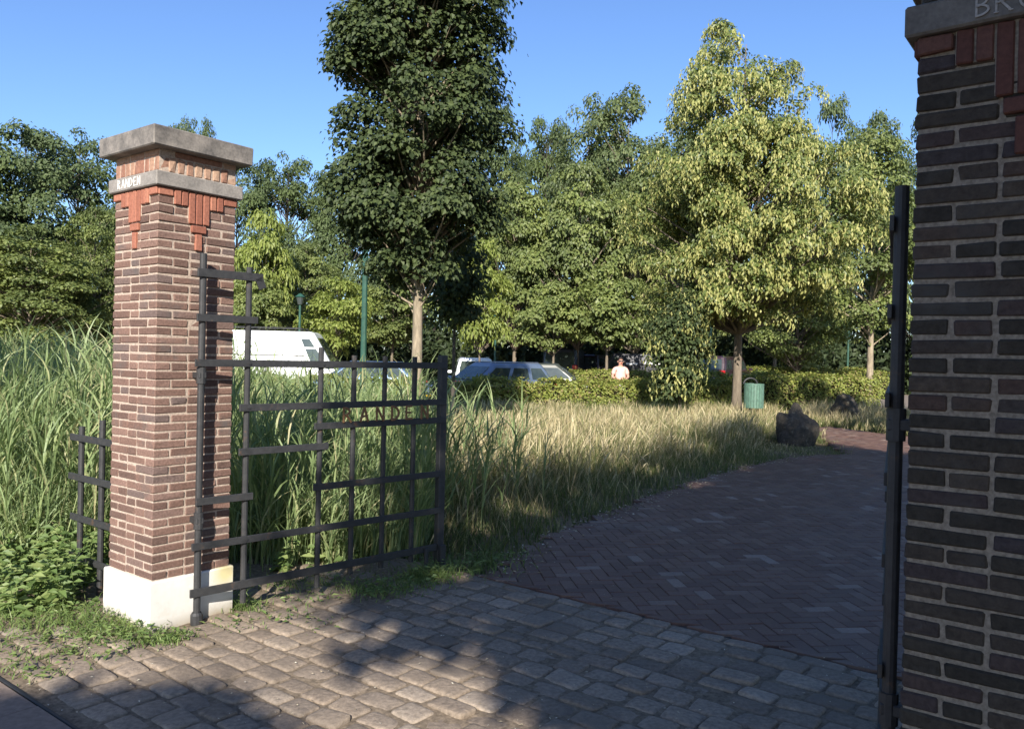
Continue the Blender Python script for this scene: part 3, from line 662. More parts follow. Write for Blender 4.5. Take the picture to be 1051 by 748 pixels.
# silver lime in flower
x, y = ground_xy(757, 22)
H = height_at(757, 14, 22)
ms = tree_meshes('silver_lime', H, 6.6, 3.1, 'lime', 230, 56000, .62, .108, .076, M['lf_lime'], M['bark'], .14, .8, bract=11000, flat=.6, tops=[(-.75, 0, 1.0), (-.75, 0, 1.0), (1.3, .2, .86)], inner=.08, mask=lambda c: ~((np.asarray(c)[0] < -2.25) & (np.asarray(c)[2] < 4.1)))
plant_tree('silver_lime', 'broad drooping silver lime covered in pale hanging bracts, its trunk left of the green bin', 'tree', ms, (x, y, -.05), 0)
x, y = ground_xy(699, 20.6)
ms = tree_meshes('weeping_lime', 4.0, 1.5, .95, 'oval', 50, 8000, .45, .115, .085, M['lf_dark'], M['bark_dark'], .06, 1.0, bract=500, flat=.7)
plant_tree('weeping_tree', 'low weeping dark tree trailing over the front hedge right of the person in pink', 'tree', ms, (x, y, -.05), 2.)
# right hand tree with a pale forked trunk
x, y = ground_xy(893, 31); H = height_at(900, 124, 31)
ms = tree_meshes('forked_tree', H, 4.2, 2.6, 'oval', 80, 15000, .70, .15, .105, M['lf_mid'], M['bark_pale'], .15, .4, flat=.65)
plant_tree('park_tree', 'slender tree with a pale forked trunk showing through its crown beside the shaded pillar', 'tree', ms, (x, y, -.05), .8)
# library of woodland crowns
LIB = {}
def lib(k, nvar, *a, **kw): LIB[k] = [tree_meshes(f'{k}{i}', *a, **kw) for i in range(nvar)]
lib('oak', 3, 16, 11, 1.2, 'round', 130, 27000, 1.25, .25, .19, M['lf_oak'], M['bark_dark'], .24, .2, flat=.6, inner=.25)
lib('mid', 3, 12, 8, 2.6, 'oval', 105, 21000, .95, .22, .165, M['lf_mid'], M['bark'], .16, .4, flat=.55, inner=.2)
lib('pale', 2, 16, 9, 2.0, 'oval', 150, 26000, .95, .26, .15, M['lf_pale'], M['bark'], .2, .3, flat=.8, inner=.2)
lib('acid', 2, 6, 4.4, 2.1, 'oval', 60, 6500, .62, .22, .13, M['lf_acid'], M['bark'], .09, .7, flat=.5, inner=.1)
lib('small', 2, 6, 4.4, 2.5, 'oval', 60, 8000, .60, .18, .13, M['lf_mid'], M['bark'], .09, .5, flat=.55, inner=.1)
DIM = {'oak': (16, 11), 'mid': (12, 8), 'pale': (16, 7.4), 'acid': (6, 4.4), 'small': (6, 4.4)}
WG = 'trees of the wood behind the car park'
WOOD = [ # px, depth, top pixel, width in px, kind, label
 (-40, 44, 150, 170, 'oak', 'dark oak cut by the left edge of the photo'),
 (22, 46, 140, 150, 'oak', 'dark oak at the far left, its top nearly level with the pillar cap'),
 (78, 50, 138, 120, 'oak', 'dark oak just left of the sunlit pillar, behind paler shrubs'),
 (30, 31, 236, 150, 'mid', 'yellow green tree low behind the reeds at the far left'),
 (96, 34, 212, 80, 'mid', 'light green tree touching the left side of the sunlit pillar'),
 (192, 60, 122, 56, 'oak', 'distant tree whose tip shows above the cap of the sunlit pillar'),
 (150, 48, 190, 120, 'oak', 'dark tree hidden behind the shaft of the sunlit pillar'),
 (240, 52, 172, 84, 'oak', 'dark tree showing just right of the sunlit pillar cap'),
 (292, 54, 162, 92, 'oak', 'tall dark oak between the sunlit pillar and the upright linden'),
 (348, 52, 176, 90, 'oak', 'dark tree half hidden behind the left edge of the upright linden'),
 (268, 38, 212, 66, 'acid', 'bright green tree right of the sunlit pillar, high above the white van'),
 (312, 42, 250, 84, 'mid', 'mid green tree behind the little lantern post, above the white van'),
 (345, 35, 284, 76, 'acid', 'low yellow green tree standing over the nose of the white van'),
 (262, 36, 288, 74, 'small', 'low olive green tree directly above the roof of the white van'),
 (402, 42, 285, 90, 'small', 'light tree behind the pale trunk of the upright linden'),
 (430, 56, 150, 110, 'oak', 'dark oak hidden behind the upright linden'),
 (505, 52, 118, 84, 'oak', 'dark tree appearing right of the upright linden at the skyline'),
 (556, 58, 122, 80, 'oak', 'dark round tree in the dip of the skyline at mid picture'),
 (598, 54, 108, 92, 'pale', 'tall grey green tree left of the highest pale crown'),
 (640, 52, 98, 96, 'pale', 'highest grey green tree between the upright linden and the silver lime'),
 (694, 56, 118, 100, 'pale', 'grey green tree half behind the left edge of the silver lime'),
 (528, 42, 178, 116, 'mid', 'broad yellow green tree behind the parked cars'),
 (592, 41, 168, 112, 'mid', 'broad light green tree above the navy van'),
 (652, 42, 182, 104, 'mid', 'light green tree behind the person in pink, left of the silver lime'),
 (492, 30, 243, 64, 'acid', 'bright yellow green tree with drooping leaves above the parked blue car'),
 (568, 38, 292, 80, 'small', 'small roadside tree with a thin trunk beside the navy van'),
 (623, 37, 276, 92, 'small', 'small tree with a light bare trunk left of the person in pink'),
 (795, 46, 200, 110, 'mid', 'tree behind the silver lime, showing a pale trunk under its crown'),
 (848, 54, 112, 84, 'oak', 'dark tree at the skyline right of the silver lime'),
 (818, 38, 250, 100, 'mid', 'tree with a thin trunk standing in the right hand hedge'),
 (892, 57, 126, 80, 'oak', 'dark tree behind the slender fork trunked tree'),
 (952, 48, 130, 110, 'oak', 'dark tree mostly hidden by the shaded pillar'),
 (745, 58, 140, 110, 'oak', 'dark oak behind the middle of the silver lime'),
]
for i, (px, Y, top, wpx, kind, lab) in enumerate(WOOD):
    v = LIB[kind][i % len(LIB[kind])]; h = height_at(px, top - (7 if kind in ('oak', 'pale') else 3), Y) + .05; H0, W0 = DIM[kind]; x, y = ground_xy(px, Y)
    s = h / (H0 * .985); sw = px_w(wpx, Y) / W0 * 1.08
    plant_tree({'oak': 'oak_tree', 'mid': 'maple_tree', 'pale': 'ash_tree', 'acid': 'young_tree', 'small': 'small_tree'}[kind], lab, 'tree', v, (x, y, -.05), random.uniform(0, 6.28), (sw, sw, s), WG)
# dark undergrowth in the wood (nobody could count it)
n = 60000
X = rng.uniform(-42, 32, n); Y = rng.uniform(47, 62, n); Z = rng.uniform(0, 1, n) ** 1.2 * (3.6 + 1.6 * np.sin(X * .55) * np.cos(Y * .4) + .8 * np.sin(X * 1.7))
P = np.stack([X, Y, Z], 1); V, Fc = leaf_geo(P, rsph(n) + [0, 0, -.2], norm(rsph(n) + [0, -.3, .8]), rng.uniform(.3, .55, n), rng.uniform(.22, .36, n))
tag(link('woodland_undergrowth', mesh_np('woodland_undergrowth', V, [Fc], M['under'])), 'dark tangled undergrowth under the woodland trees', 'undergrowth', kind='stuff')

# ------------------------------------------------------------------ unseen trees behind the viewpoint, crowns shaped to cast the shade on the path
SHADE = [(1.0, 1.0), (.72, 3.35), (.42, 3.85), (.08, 4.30), (-.45, 4.55), (-1.15, 4.85), (-1.55, 5.3), (-1.40, 5.9), (-1.15, 6.6), (-.85, 7.6), (-.75, 8.8), (-.55, 9.9), (.5, 10.9), (1.6, 12.4), (2.7, 14.3), (4.0, 16.4), (5.3, 18.8), (6.35, 18.6), (6.75, 16.5), (7.6, 15.3), (9.5, 14.0), (17, 13.), (17, -6), (.9, -6)]
SPOT = [(.33, 4.25, .17), (.85, 3.75, .16), (-.02, 5.7, .12), (1.35, 4.6, .18), (1.62, 4.35, .13), (-.55, 6.05, .2), (-.3, 6.25, .15), (.25, 8.8, .35), (2.6, 10.9, .3), (-.35, 7.9, .3), (.9, 9.9, .25), (1.9, 12.0, .35), (3.4, 14.6, .35), (1.9, 3.2, .14), (.45, 3.3, .1), (-.75, 4.95, .16), (-1.15, 5.35, .15), (-.2, 4.75, .14), (.05, 5.1, .13), (.55, 4.75, .11), (.75, 4.3, .10), (1.15, 4.05, .12), (-.35, 5.45, .15), (1.45, 3.75, .12), (-.6, 6.9, .2), (.15, 4.55, .1), (2.6, 6.2, .12), (1.1, 7.4, .1), (3.6, 9.6, .16)]
LEFTP = [(-2.25, 2.6), (-2.2, 3.75), (-1.75, 3.95), (-1.3, 3.85), (-1.02, 3.55), (-.9, 2.6)]
def shade_mask(c):
    c = np.asarray(c); X = c[0] + KX * c[2]; Y = c[1] + KY * c[2]
    jx = .14 * np.sin(Y * 5.1 + X * 2.2) + .10 * np.sin(Y * 11 + 1.3) + .06 * np.sin(X * 17 + Y * 3); jy = .14 * np.sin(X * 6.2) + .08 * np.sin(X * 13 + Y)
    if np.ndim(X): X = X + rng.normal(0, .06, X.shape); Y = Y + rng.normal(0, .09, Y.shape)
    r = inside(SHADE, X + jx, Y + jy)
    for sx, sy, sr in SPOT: r = r & (((X - sx) / 1.4) ** 2 + (Y - sy) ** 2 > (sr * (1 + .3 * np.sin(9 * X + 7 * Y))) ** 2)
    return bool(r) if np.ndim(r) == 0 else r
def shade_left(c):
    c = np.asarray(c); X = c[0] + KX * c[2]; Y = c[1] + KY * c[2]
    r = inside(LEFTP, X + .12 * np.sin(Y * 7) + .07 * np.sin(X * 15), Y + .12 * np.sin(X * 6) + .07 * np.sin(Y * 14 + X * 3)); return bool(r) if np.ndim(r) == 0 else r
def back_tree(lab, x0, y0, H, W, base, ncl, nlf, leaf, mask, clr=1.1, ztop=None):
    sh = lambda c: mask(np.stack([np.asarray(c)[0] + x0, np.asarray(c)[1] + y0, np.asarray(c)[2]]))
    ms = tree_meshes('street_tree', H, W, base, 'round', ncl, nlf, clr, leaf, leaf * .72, M['lf_mid'], M['bark'], .2, .2, flat=.7, inner=.0, mask=sh, limbs=True, ztop=ztop)
    plant_tree('street_tree', lab, 'tree', ms, (x0, y0, -.05))
SG = 'street trees behind the viewpoint'
back_tree('tall street tree behind the viewpoint shading the gateway', 3.2, -7.0, 13.2, 11.5, 2.6, 190, 62000, .20, shade_mask)
back_tree('small tree added behind the viewpoint to extend the shade leftwards', .3, -6.4, 11.0, 6.5, 2.4, 90, 26000, .18, shade_mask, .8, 3.0)  # added only to fill out the shade mask on the left
back_tree('tall street tree behind the viewpoint shading the path', 8.6, -6.5, 13.6, 11.5, 2.6, 170, 50000, .20, shade_mask)
back_tree('tall street tree behind the viewpoint at the right end of the row', 14.2, -5.5, 13.0, 10, 2.6, 110, 22000, .22, shade_mask)
back_tree('low street tree behind the viewpoint shading the pavement corner', -1.75, -6.5, 7.4, 4.4, 4.4, 60, 3200, .16, shade_left, .45, 4.5)
REEDSH = [(-7.5, 9.4), (-5.2, 9.6), (-4.35, 10.6), (-4.6, 12.2), (-5.4, 13.6), (-8, 14)]
def shade_reed(c):
    c = np.asarray(c); X = c[0] + KX * c[2]; Y = c[1] + KY * c[2]
    r = inside(REEDSH, X + .2 * np.sin(Y * 4), Y + .2 * np.sin(X * 5) + .1 * np.sin(X * 13)); return bool(r) if np.ndim(r) == 0 else r
back_tree('street tree behind the viewpoint shading the far left reeds', -6.2, -7.0, 12.6, 6.5, 8.4, 60, 9000, .2, shade_reed, .8, 9.5)
# tree hidden by the right pillar, shading the far bend
ms = tree_meshes('verge_tree', 9, 6.5, 2.4, 'round', 80, 13000, .9, .2, .14, M['lf_mid'], M['bark'], .15, .3)
plant_tree('verge_tree', 'broad verge tree hidden behind the shaded pillar, shading the bend of the path', 'tree', ms, (11.2, 14.8, -.05), .5)

# ------------------------------------------------------------------ hedges
def hedge(lab, pts, w, h, nl, leaf, group=None, zj=.06):
    pts = np.array(pts, float); c0 = pts.mean(0); t = thing('hedge', lab, 'hedge', (c0[0], c0[1], -.05), 0, group)
    mb = MB(); VV = []; NN = []
    seg = np.diff(pts, axis=0); L = np.linalg.norm(seg, axis=1)
    for p, s, l in zip(pts[:-1], seg, L):
        d = s / l; q = np.array([-d[1], d[0]]); m = p + s / 2 - c0
        mb.box((m[0], m[1], (h - .12) / 2), (l / 2, w / 2 - .10, (h - .12) / 2), .03, (d[0], d[1], 0), (q[0], q[1], 0))
        n = int(nl * l / L.sum()); u = rng.uniform(0, l, n); per = rng.uniform(0, 2 * h + w, n)
        side = np.where(per < h, -1, np.where(per < 2 * h, 1, 0)); a = np.where(side == 0, rng.uniform(-w / 2, w / 2, n), side * w / 2); z = np.where(side == 0, h, np.where(per < h, per, per - h))
        wave = .05 * np.sin(u * 2.3 + p[0]) + .04 * np.sin(u * 5.9) + .03 * np.sin(z * 9 + u * 3); dep = rng.exponential(.05, n) - .05
        nrm = np.where((side == 0)[:, None], np.array([0, 0, 1.]), np.stack([q[0] * side, q[1] * side, 0 * side], 1)) 
        b = np.stack([p[0] - c0[0] + d[0] * u + q[0] * a, p[1] - c0[1] + d[1] * u + q[1] * a, z], 1) + nrm * (wave - dep)[:, None]
        spr = (side == 0) & (rng.uniform(size=n) < .12); b[spr, 2] += rng.uniform(0, .12, spr.sum())
        VV.append(b); NN.append(nrm)
    tag(mb.build('branches', M['twig'], t))
    P = np.concatenate(VV); Nn = np.concatenate(NN); n = len(P); nm = norm(Nn * .6 + np.array([0, 0, .45]) + rng.normal(0, .45, (n, 3)))
    Dr = Nn * .5 + rng.normal(0, .6, (n, 3)); Dr = Dr - nm * (Dr * nm).sum(1, keepdims=True); sz = rng.uniform(.6, 1.3, n)
    V, Fc = leaf_geo(P, Dr, nm, leaf * sz, leaf * .68 * sz); link('foliage', mesh_np('foliage', V, [Fc], M['lf_hedge']), t)
HG = 'clipped hedges round the car park'
hedge('long clipped hedge behind the dry grass, running in front of the parked cars', [ground_xy(448, 21.5), ground_xy(560, 22.6), ground_xy(700, 24.6), ground_xy(745, 25.4)], 1.1, 1.0, 26000, .085, HG)
hedge('low clipped hedge behind the open gate leaf and the reeds', [ground_xy(180, 20.5), ground_xy(330, 20.5), ground_xy(436, 21)], 1.1, 1.02, 14000, .085, HG)
hedge('clipped hedge behind the green bin at the bend of the path', [ground_xy(700, 28.4), ground_xy(800, 29.5), ground_xy(888, 31.5)], 1.2, 1.22, 17000, .095, HG)
hedge('thin far hedge between the person in pink and the dark vans', [ground_xy(586, 35), ground_xy(700, 37)], 1.0, 1.15, 9000, .1, HG)
hedge('thin far hedge behind the silver lime trunk, above the nearer hedge', [ground_xy(764, 38), ground_xy(905, 41)], 1.1, 1.42, 12000, .11, HG)

# ------------------------------------------------------------------ grass, reeds and weeds
def view_ok(x, y, lo=-.74, hi=.52): return (x > lo * y - .3) & (x < hi * y + .3)
VERGE = [(-3.78, 4.75)] + [(a + .07, b) for a, b in EDGE[1:]] + [(-7.4, 23), (-9, 24.5), (-24, 8), (-18, 2), (-8, 3.0), (-5.2, 3.3), (-4.3, 4.2)]
def verge_pts(n, poly=VERGE, lo=-.74, hi=.52, ymin=5.1):
    P = []; tot = 0; ps = np.array([en(*p) for p in poly]); a, b = ps.min(0), ps.max(0)
    while tot < n:
        y = rng.uniform(a[1], b[1], n) ; x = rng.uniform(a[0], b[0], n); e, q = to_en(x, y)
        ok = inside(poly, e + .10 * np.sin(q * 3.1) + .06 * np.sin(q * 7.7), q) & view_ok(x, y, lo, hi) & (y > ymin); P.append(np.stack([x[ok], y[ok]], 1)); tot += ok.sum()
    return np.concatenate(P)[:n]
def edge_dist(xy):
    e, q = to_en(xy[:, 0], xy[:, 1]); return np.minimum(np.clip(np.interp(q, [p[1] for p in EDGE], [p[0] for p in EDGE]) + .05 - e, 0, 9), np.clip(q - 4.75, 0.0, 9) + 0 * e)
def clumpy(xy, f, s): return .5 + .25 * np.sin(xy[:, 0] * f + s) * np.cos(xy[:, 1] * f * .8 + 2 * s) + .25 * np.sin(xy[:, 0] * f * 2.3 + xy[:, 1] * f * 1.9 + 3 * s)
def base3(xy, z=-.055): return np.concatenate([xy, np.full((len(xy), 1), z)], 1)
def blades_obj(name, lab, cat, packs, mat):
    VV = []; FT = []; off = 0
    for (V, F) in packs:
        VV.append(V); FT += [f + off for f in F if len(f)]; off += len(V)
    g = {}
    for f in FT: g.setdefault(f.shape[1], []).append(f)
    return tag(link(name, mesh_np(name, np.concatenate(VV), [np.concatenate(v) for v in g.values()], mat)), lab, cat, kind='stuff')
BO = np.array(ground_xy(818, 16.9)); BV = BO / np.linalg.norm(BO)
def clear(xy):
    r = np.ones(len(xy))
    for o in (.15, .8, 1.5, 2.2): r = np.minimum(r, np.clip((np.linalg.norm(xy - (BO - BV * o), axis=1) - .45) / .5, .10 + .10 * o, 1))
    return r
SEED = np.array([.55, .5, .45, .45, 1.7, .8, 0.])[:-1]
# dry flowering grass
xy = verge_pts(74000, lo=-.16, ymin=5.6); d = edge_dist(xy); cl = clumpy(xy, 1.4, .7); keep = (rng.uniform(size=len(xy)) < np.clip((d - .6) / 1.9, .02, 1) * np.clip(cl * 1.5 - .15, .05, 1)); xy = xy[keep]; d = d[keep]; k = len(xy)
h = rng.uniform(.35, 1.0, k) * np.clip(.45 + d * .35, 0, 1) * (.65 + .55 * clumpy(xy, .9, 2.)) * clear(xy) * np.clip(1.2 - .025 * xy[:, 1], .68, 1.05)
p1 = blade_geo(base3(xy), h, rng.uniform(.004, .0075, k) * (1 + xy[:, 1] / 30), norm(rdir2(k) + [.3, .1]), rng.uniform(.05, .55, k), seg=5, prof=np.array([.6, .55, .5, .5, 2.1, 0.]))
xy2 = verge_pts(26000, lo=-.16, ymin=5.6); d2 = edge_dist(xy2); kp = rng.uniform(size=len(xy2)) < np.clip((d2 - .2) / 1.0, 0, 1); xy2 = xy2[kp]; d2 = d2[kp]; k = len(xy2)
p2 = blade_geo(base3(xy2), rng.uniform(.2, .5, k) * np.clip(.5 + d2 * .3, 0, 1) * clear(xy2), rng.uniform(.006, .011, k), rdir2(k), rng.uniform(.2, .9, k), seg=3)
blades_obj('dry_grass', 'tall straw coloured dry grass beside the brick path', 'grass', [p1, p2], M['dry'])
# green grass underneath and along the path edge
xy = verge_pts(135000, lo=-.74, ymin=4.9); d = edge_dist(xy); k = len(xy); cl = clumpy(xy, 1.9, 1.3)
h = rng.uniform(.12, .54, k) * np.clip(.28 + d * .6, 0, 1.4) * (.4 + 1.1 * cl) * clear(xy)
g1 = blade_geo(base3(xy), h, rng.uniform(.006, .012, k), rdir2(k), rng.uniform(.2, 1.0, k), seg=3)
# far verge at the bend
FARV = [(-6.2, 22.2), (-4.3, 20.9), (0, 20.1), (14, 19.7), (14, 30), (-9, 30), (-8, 24.6), (-7.0, 22.6)]
xyf = verge_pts(16000, FARV, lo=-.1, ymin=14); k = len(xyf)
g2 = blade_geo(base3(xyf), rng.uniform(.1, .35, k), rng.uniform(.012, .022, k), rdir2(k), rng.uniform(.2, .9, k), seg=3)
blades_obj('green_grass', 'rank green grass at the foot of the dry grass', 'grass', [g1, g2], M['grass'])
xyf = verge_pts(9000, FARV, lo=-.1, ymin=14); k = len(xyf)
blades_obj('far_dry_grass', 'pale dry grass on the far side of the bend', 'grass', [blade_geo(base3(xyf), rng.uniform(.15, .6, k) * (.4 + clumpy(xyf, 1.1, .2)), rng.uniform(.012, .02, k), rdir2(k), rng.uniform(.1, .6, k), seg=3)], M['dry'])
# reeds
def reeds(n, poly, hmin, hmax, nl=11):
    ps = np.array(poly); a, b = ps.min(0), ps.max(0); P = np.zeros((0, 2))
    while len(P) < n:
        q = rng.uniform(a, b, (n, 2)); q = q[inside(poly, q[:, 0], q[:, 1])]; q = q[rng.uniform(size=len(q)) < .25 + .75 * clumpy(q, 2.1, .9)]; P = np.concatenate([P, q])
    P = P[:n]; H = rng.uniform(hmin, hmax, n) * (.78 + .3 * clumpy(P, 1.2, 2.4)); ld = norm(rdir2(n) * .8 + [.45, 0]); ln = rng.uniform(.03, .32, n)
    packs = [blade_geo(base3(P), H, np.full(n, .011), ld, ln, seg=4)]
    ri = np.repeat(np.arange(n), nl); m = len(ri); f = rng.uniform(.12, .97, m); hz = H[ri]
    st = base3(P[ri]); st[:, 2] += hz * (f - .28 * ln[ri] * f ** 3); st[:, :2] += ld[ri] * (hz * ln[ri] * f ** 2)[:, None]
    packs.append(blade_geo(st, rng.uniform(.28, .62, m) * (1.15 - .35 * f), rng.uniform(.010, .020, m), norm(rdir2(m) + ld[ri] * .5), rng.uniform(.25, 1.15, m), seg=4, prof=np.array([.55, 1, .85, .5, 0])))
    return packs
RL = [(-3.25, 5.9), (-4.1, 5.4), (-7.2, 9.2), (-8.6, 12.5), (-3.9, 12.5), (-3.05, 6.5)]
RR = [(-1.95, 5.75), (-2.9, 6.6), (-4.6, 12.5), (-2.7, 12.8), (-1.6, 10.8), (-.62, 7.4), (-.75, 6.6)]
RS = [(-.55, 7.0), (-1.2, 9.5), (-.6, 11), (.4, 9.0)]
pk = reeds(1500, RL, 1.35, 1.95) + reeds(850, RR, 1.0, 1.6) + reeds(38, RS, .9, 1.35)
xyd = np.concatenate([rng.uniform((-6.5, 5.6), (-2.4, 10.5), (14000, 2)), rng.uniform((-3.2, 6.2), (-.7, 11), (14000, 2))]); k = len(xyd)
okr = view_ok(xyd[:, 0], xyd[:, 1], -.76) & (inside(RL, xyd[:, 0], xyd[:, 1]) | inside(RR, xyd[:, 0], xyd[:, 1])); xyd = xyd[okr]; k = len(xyd)
pk.append(blade_geo(base3(xyd), rng.uniform(.3, .95, k), rng.uniform(.010, .018, k), rdir2(k), rng.uniform(.15, .9, k), seg=3))
blades_obj('reed_bed', 'tall green reeds around the sunlit pillar and behind the gate leaf', 'reeds', pk, M['reed'])
# leafy weeds left of the pillar
def weeds(n, poly, hmin, hmax, nl, leaf, seed=0):
    ps = np.array(poly); a, b = ps.min(0), ps.max(0); P = np.zeros((0, 2))
    while len(P) < n:
        q = rng.uniform(a, b, (n, 2)); P = np.concatenate([P, q[inside(poly, q[:, 0], q[:, 1])]])
    P = P[:n]; H = rng.uniform(hmin, hmax, n); ld = rdir2(n); ln = rng.uniform(.05, .5, n); pk_ = [blade_geo(base3(P), H, np.full(n, .007), ld, ln, seg=3)]
    ri = np.repeat(np.arange(n), nl); m = len(ri); f = rng.uniform(.15, 1, m); st = base3(P[ri]); st[:, 2] += H[ri] * (f - .28 * ln[ri] * f ** 3); st[:, :2] += ld[ri] * (H[ri] * ln[ri] * f ** 2)[:, None]
    az = rdir2(m); Dr = np.stack([az[:, 0], az[:, 1], rng.uniform(-.35, .35, m)], 1); Nm = norm(np.stack([-az[:, 0] * .2, -az[:, 1] * .2, np.ones(m)], 1) + rng.normal(0, .3, (m, 3)) + [0, -.45, 0]); sz = rng.uniform(.5, 1.2, m) * (1.2 - .5 * f)
    V, F = leaf_geo(st, Dr, Nm, leaf * sz, leaf * .55 * sz); pk_.append((V, [F])); return pk_
pk = weeds(190, [(-2.70, 4.95), (-3.0, 4.85), (-3.9, 5.1), (-4.3, 6.4), (-3.0, 6.2), (-2.85, 5.4)], .18, .50, 20, .088)
pk += weeds(60, [(-1.75, 5.9), (-1.2, 6.2), (-.9, 7.2), (-1.9, 7.0)], .15, .4, 12, .10)
blades_obj('leafy_weeds', 'broad leafed green weeds crowding the left foot of the sunlit pillar', 'weeds', pk, M['weed'])
# tufts in the joints of the paving
pk = []
def tuft(px, py, n, r, h, leafy=.3):
    d = CF + CR * ((px - PW / 2) / F_PX) + CU * ((PH / 2 - py) / F_PX); c = CC + d * (-CAMH / d[2]); xy = c[:2] + rng.normal(0, r, (n, 2)) * np.array([1.2, .8]); 
    pk.append(blade_geo(base3(xy, -.01), rng.uniform(.3, 1, n) * h, rng.uniform(.004, .009, n), rdir2(n), rng.uniform(.3, 1.3, n), seg=3))
    m = int(n * leafy)
    if m:
        q = c[:2] + rng.normal(0, r, (m, 2)); az = rdir2(m); V, F = leaf_geo(np.concatenate([q, rng.uniform(0, h * .6, (m, 1))], 1), np.stack([az[:, 0], az[:, 1], rng.uniform(-.1, .5, m)], 1), norm(rng.normal(0, .35, (m, 3)) + [0, 0, 1]), rng.uniform(.025, .06, m), rng.uniform(.012, .03, m)); pk.append((V, [F]))
for a in [(130, 652, 260, .10, .09), (160, 656, 160, .07, .07), (100, 640, 260, .14, .14), (112, 648, 160, .10, .09), (176, 656, 80, .04, .06), (188, 650, 60, .04, .05), (236, 622, 160, .06, .14), (255, 624, 90, .07, .08), (60, 650, 160, .16, .07), (30, 672, 120, .12, .06), (75, 668, 60, .07, .05), (15, 690, 60, .09, .05), (110, 672, 50, .06, .04), (50, 690, 40, .05, .04),
          (240, 640, 60, .08, .04), (290, 632, 50, .09, .035), (310, 615, 80, .1, .06), (300, 600, 120, .12, .12), (385, 608, 200, .10, .08), (405, 603, 220, .11, .10), (440, 592, 340, .09, .16), (432, 598, 200, .1, .10), (470, 585, 300, .16, .13), (500, 574, 240, .15, .10), (350, 600, 120, .14, .10), (330, 640, 30, .1, .03), (20, 640, 200, .2, .14), (70, 632, 220, .18, .14)]: tuft(*a)
blades_obj('weed_tufts', 'grass and weed tufts growing in the paving joints', 'weeds', pk, M['weed'])
# pale litter in the joints
n = 2600; ee = rng.uniform(-5.6, .2, n); nn = NF + (NB + .5 - NF) * rng.uniform(0, 1, n); cl = clumpy(np.stack([ee, nn], 1), 2.2, .4); ok = rng.uniform(size=n) < .7 * cl ** 2 + .05; ee, nn = ee[ok], nn[ok]; k = len(ee); xy = ee[:, None] * E2 + nn[:, None] * N2
V, Fc = leaf_geo(np.concatenate([xy, rng.uniform(.006, .012, (k, 1))], 1), np.concatenate([rdir2(k), np.zeros((k, 1))], 1), norm(rng.normal(0, .2, (k, 3)) + [0, 0, 1]), rng.uniform(.006, .022, k), rng.uniform(.004, .010, k))
nn2 = 500; q2 = rng.uniform(4.6, 15, nn2); e2 = np.interp(q2, [p[1] for p in EDGE], [p[0] for p in EDGE]) + rng.normal(.08, .12, nn2); xy2 = e2[:, None] * E2 + q2[:, None] * N2
V2, F2 = leaf_geo(np.concatenate([xy2, rng.uniform(.006, .012, (nn2, 1))], 1), np.concatenate([rdir2(nn2), np.zeros((nn2, 1))], 1), norm(rng.normal(0, .2, (nn2, 3)) + [0, 0, 1]), rng.uniform(.015, .05, nn2), rng.uniform(.008, .025, nn2))
tag(link('fallen_bracts', mesh_np('fallen_bracts', np.concatenate([V, V2]), [np.concatenate([Fc, F2 + len(V)])], M['litter'])), 'pale fallen bracts scattered on the paving', 'litter', kind='stuff')

# ------------------------------------------------------------------ boulders, bin, lamp posts
from mathutils import noise as mn
def boulder(lab, px, Y, dims, seed, lumps, group=None):
    bm = bmesh.new(); bmesh.ops.create_icosphere(bm, subdivisions=5, radius=1)
    for v in bm.verts:
        p = v.co.copy(); r = 1.0
        for lx, ly, lz, amp, wd in lumps: r += amp * math.exp(-((p - Vector((lx, ly, lz)).normalized()).length / wd) ** 2)
        r += .16 * mn.noise(p * 1.6 + Vector((seed, 0, 0))) + .08 * mn.noise(p * 4 + Vector((seed, 3, 0))) + .035 * mn.noise(p * 11 + Vector((0, seed, 0)))
        q = p * r; q.z = max(q.z, -.35); v.co = Vector((q.x * dims[0], q.y * dims[1], (q.z + .25) * dims[2]))
    me = bpy.data.meshes.new('boulder'); bm.to_mesh(me); bm.free(); me.materials.append(M['boulder']); me.polygons.foreach_set('use_smooth', np.ones(len(me.polygons), bool))
    x, y = ground_xy(px, Y); o = link('boulder', me, None, (x, y, -.05)); tag(o, lab, 'boulder', group)
boulder('large lumpy boulder at the grass tip where the path bends', 818, 16.9, (.38, .36, .54), 3.2, [(.0, .1, 1, .40, .28), (-.8, -.1, .75, .42, .30), (.75, -.3, .25, .32, .45), (.1, -1, .2, .2, .5)])
boulder('smaller boulder on the far verge across the path bend', 868, 23.6, (.40, .36, .62), 7.7, [(0, 0, 1, .1, .6)])
x, y = ground_xy(774.5, 20)
bn = thing('litter_bin', 'green slatted litter bin on a post between the silver lime trunk and the large boulder', 'bin', (x, y, -.05))
mb = MB(); k = 22
for i in range(k):
    t = 2 * math.pi * i / k; mb.box((.235 * math.cos(t), .235 * math.sin(t), .88), (.007, .029, .30), .004, (math.cos(t), math.sin(t), 0), (-math.sin(t), math.cos(t), 0))
mb.build('slatted_drum', M['bin'], bn)
mb = MB(); mb.lathe([(0, .60), (.222, .60), (.222, 1.12), (.21, 1.12), (.21, .62), (0, .62)], 22); mb.build('liner', M['bin'], bn)
mb = MB(); mb.lathe([(.226, 1.15), (.244, 1.15), (.244, 1.19), (.226, 1.19), (.226, 1.15)], 24); mb.build('rim', M['bin'], bn)
mb = MB(); aa = np.linspace(0, math.pi, 14); mb.tube([(-.06 + .17 * math.cos(t), .10, 1.17 + .15 * math.sin(t)) for t in aa], .022, 8); mb.build('hood', M['trim'], bn)
mb = MB(); mb.tube([(0, .28, 0), (0, .28, 1.2)], .03, 8); mb.build('post', M['trim'], bn)
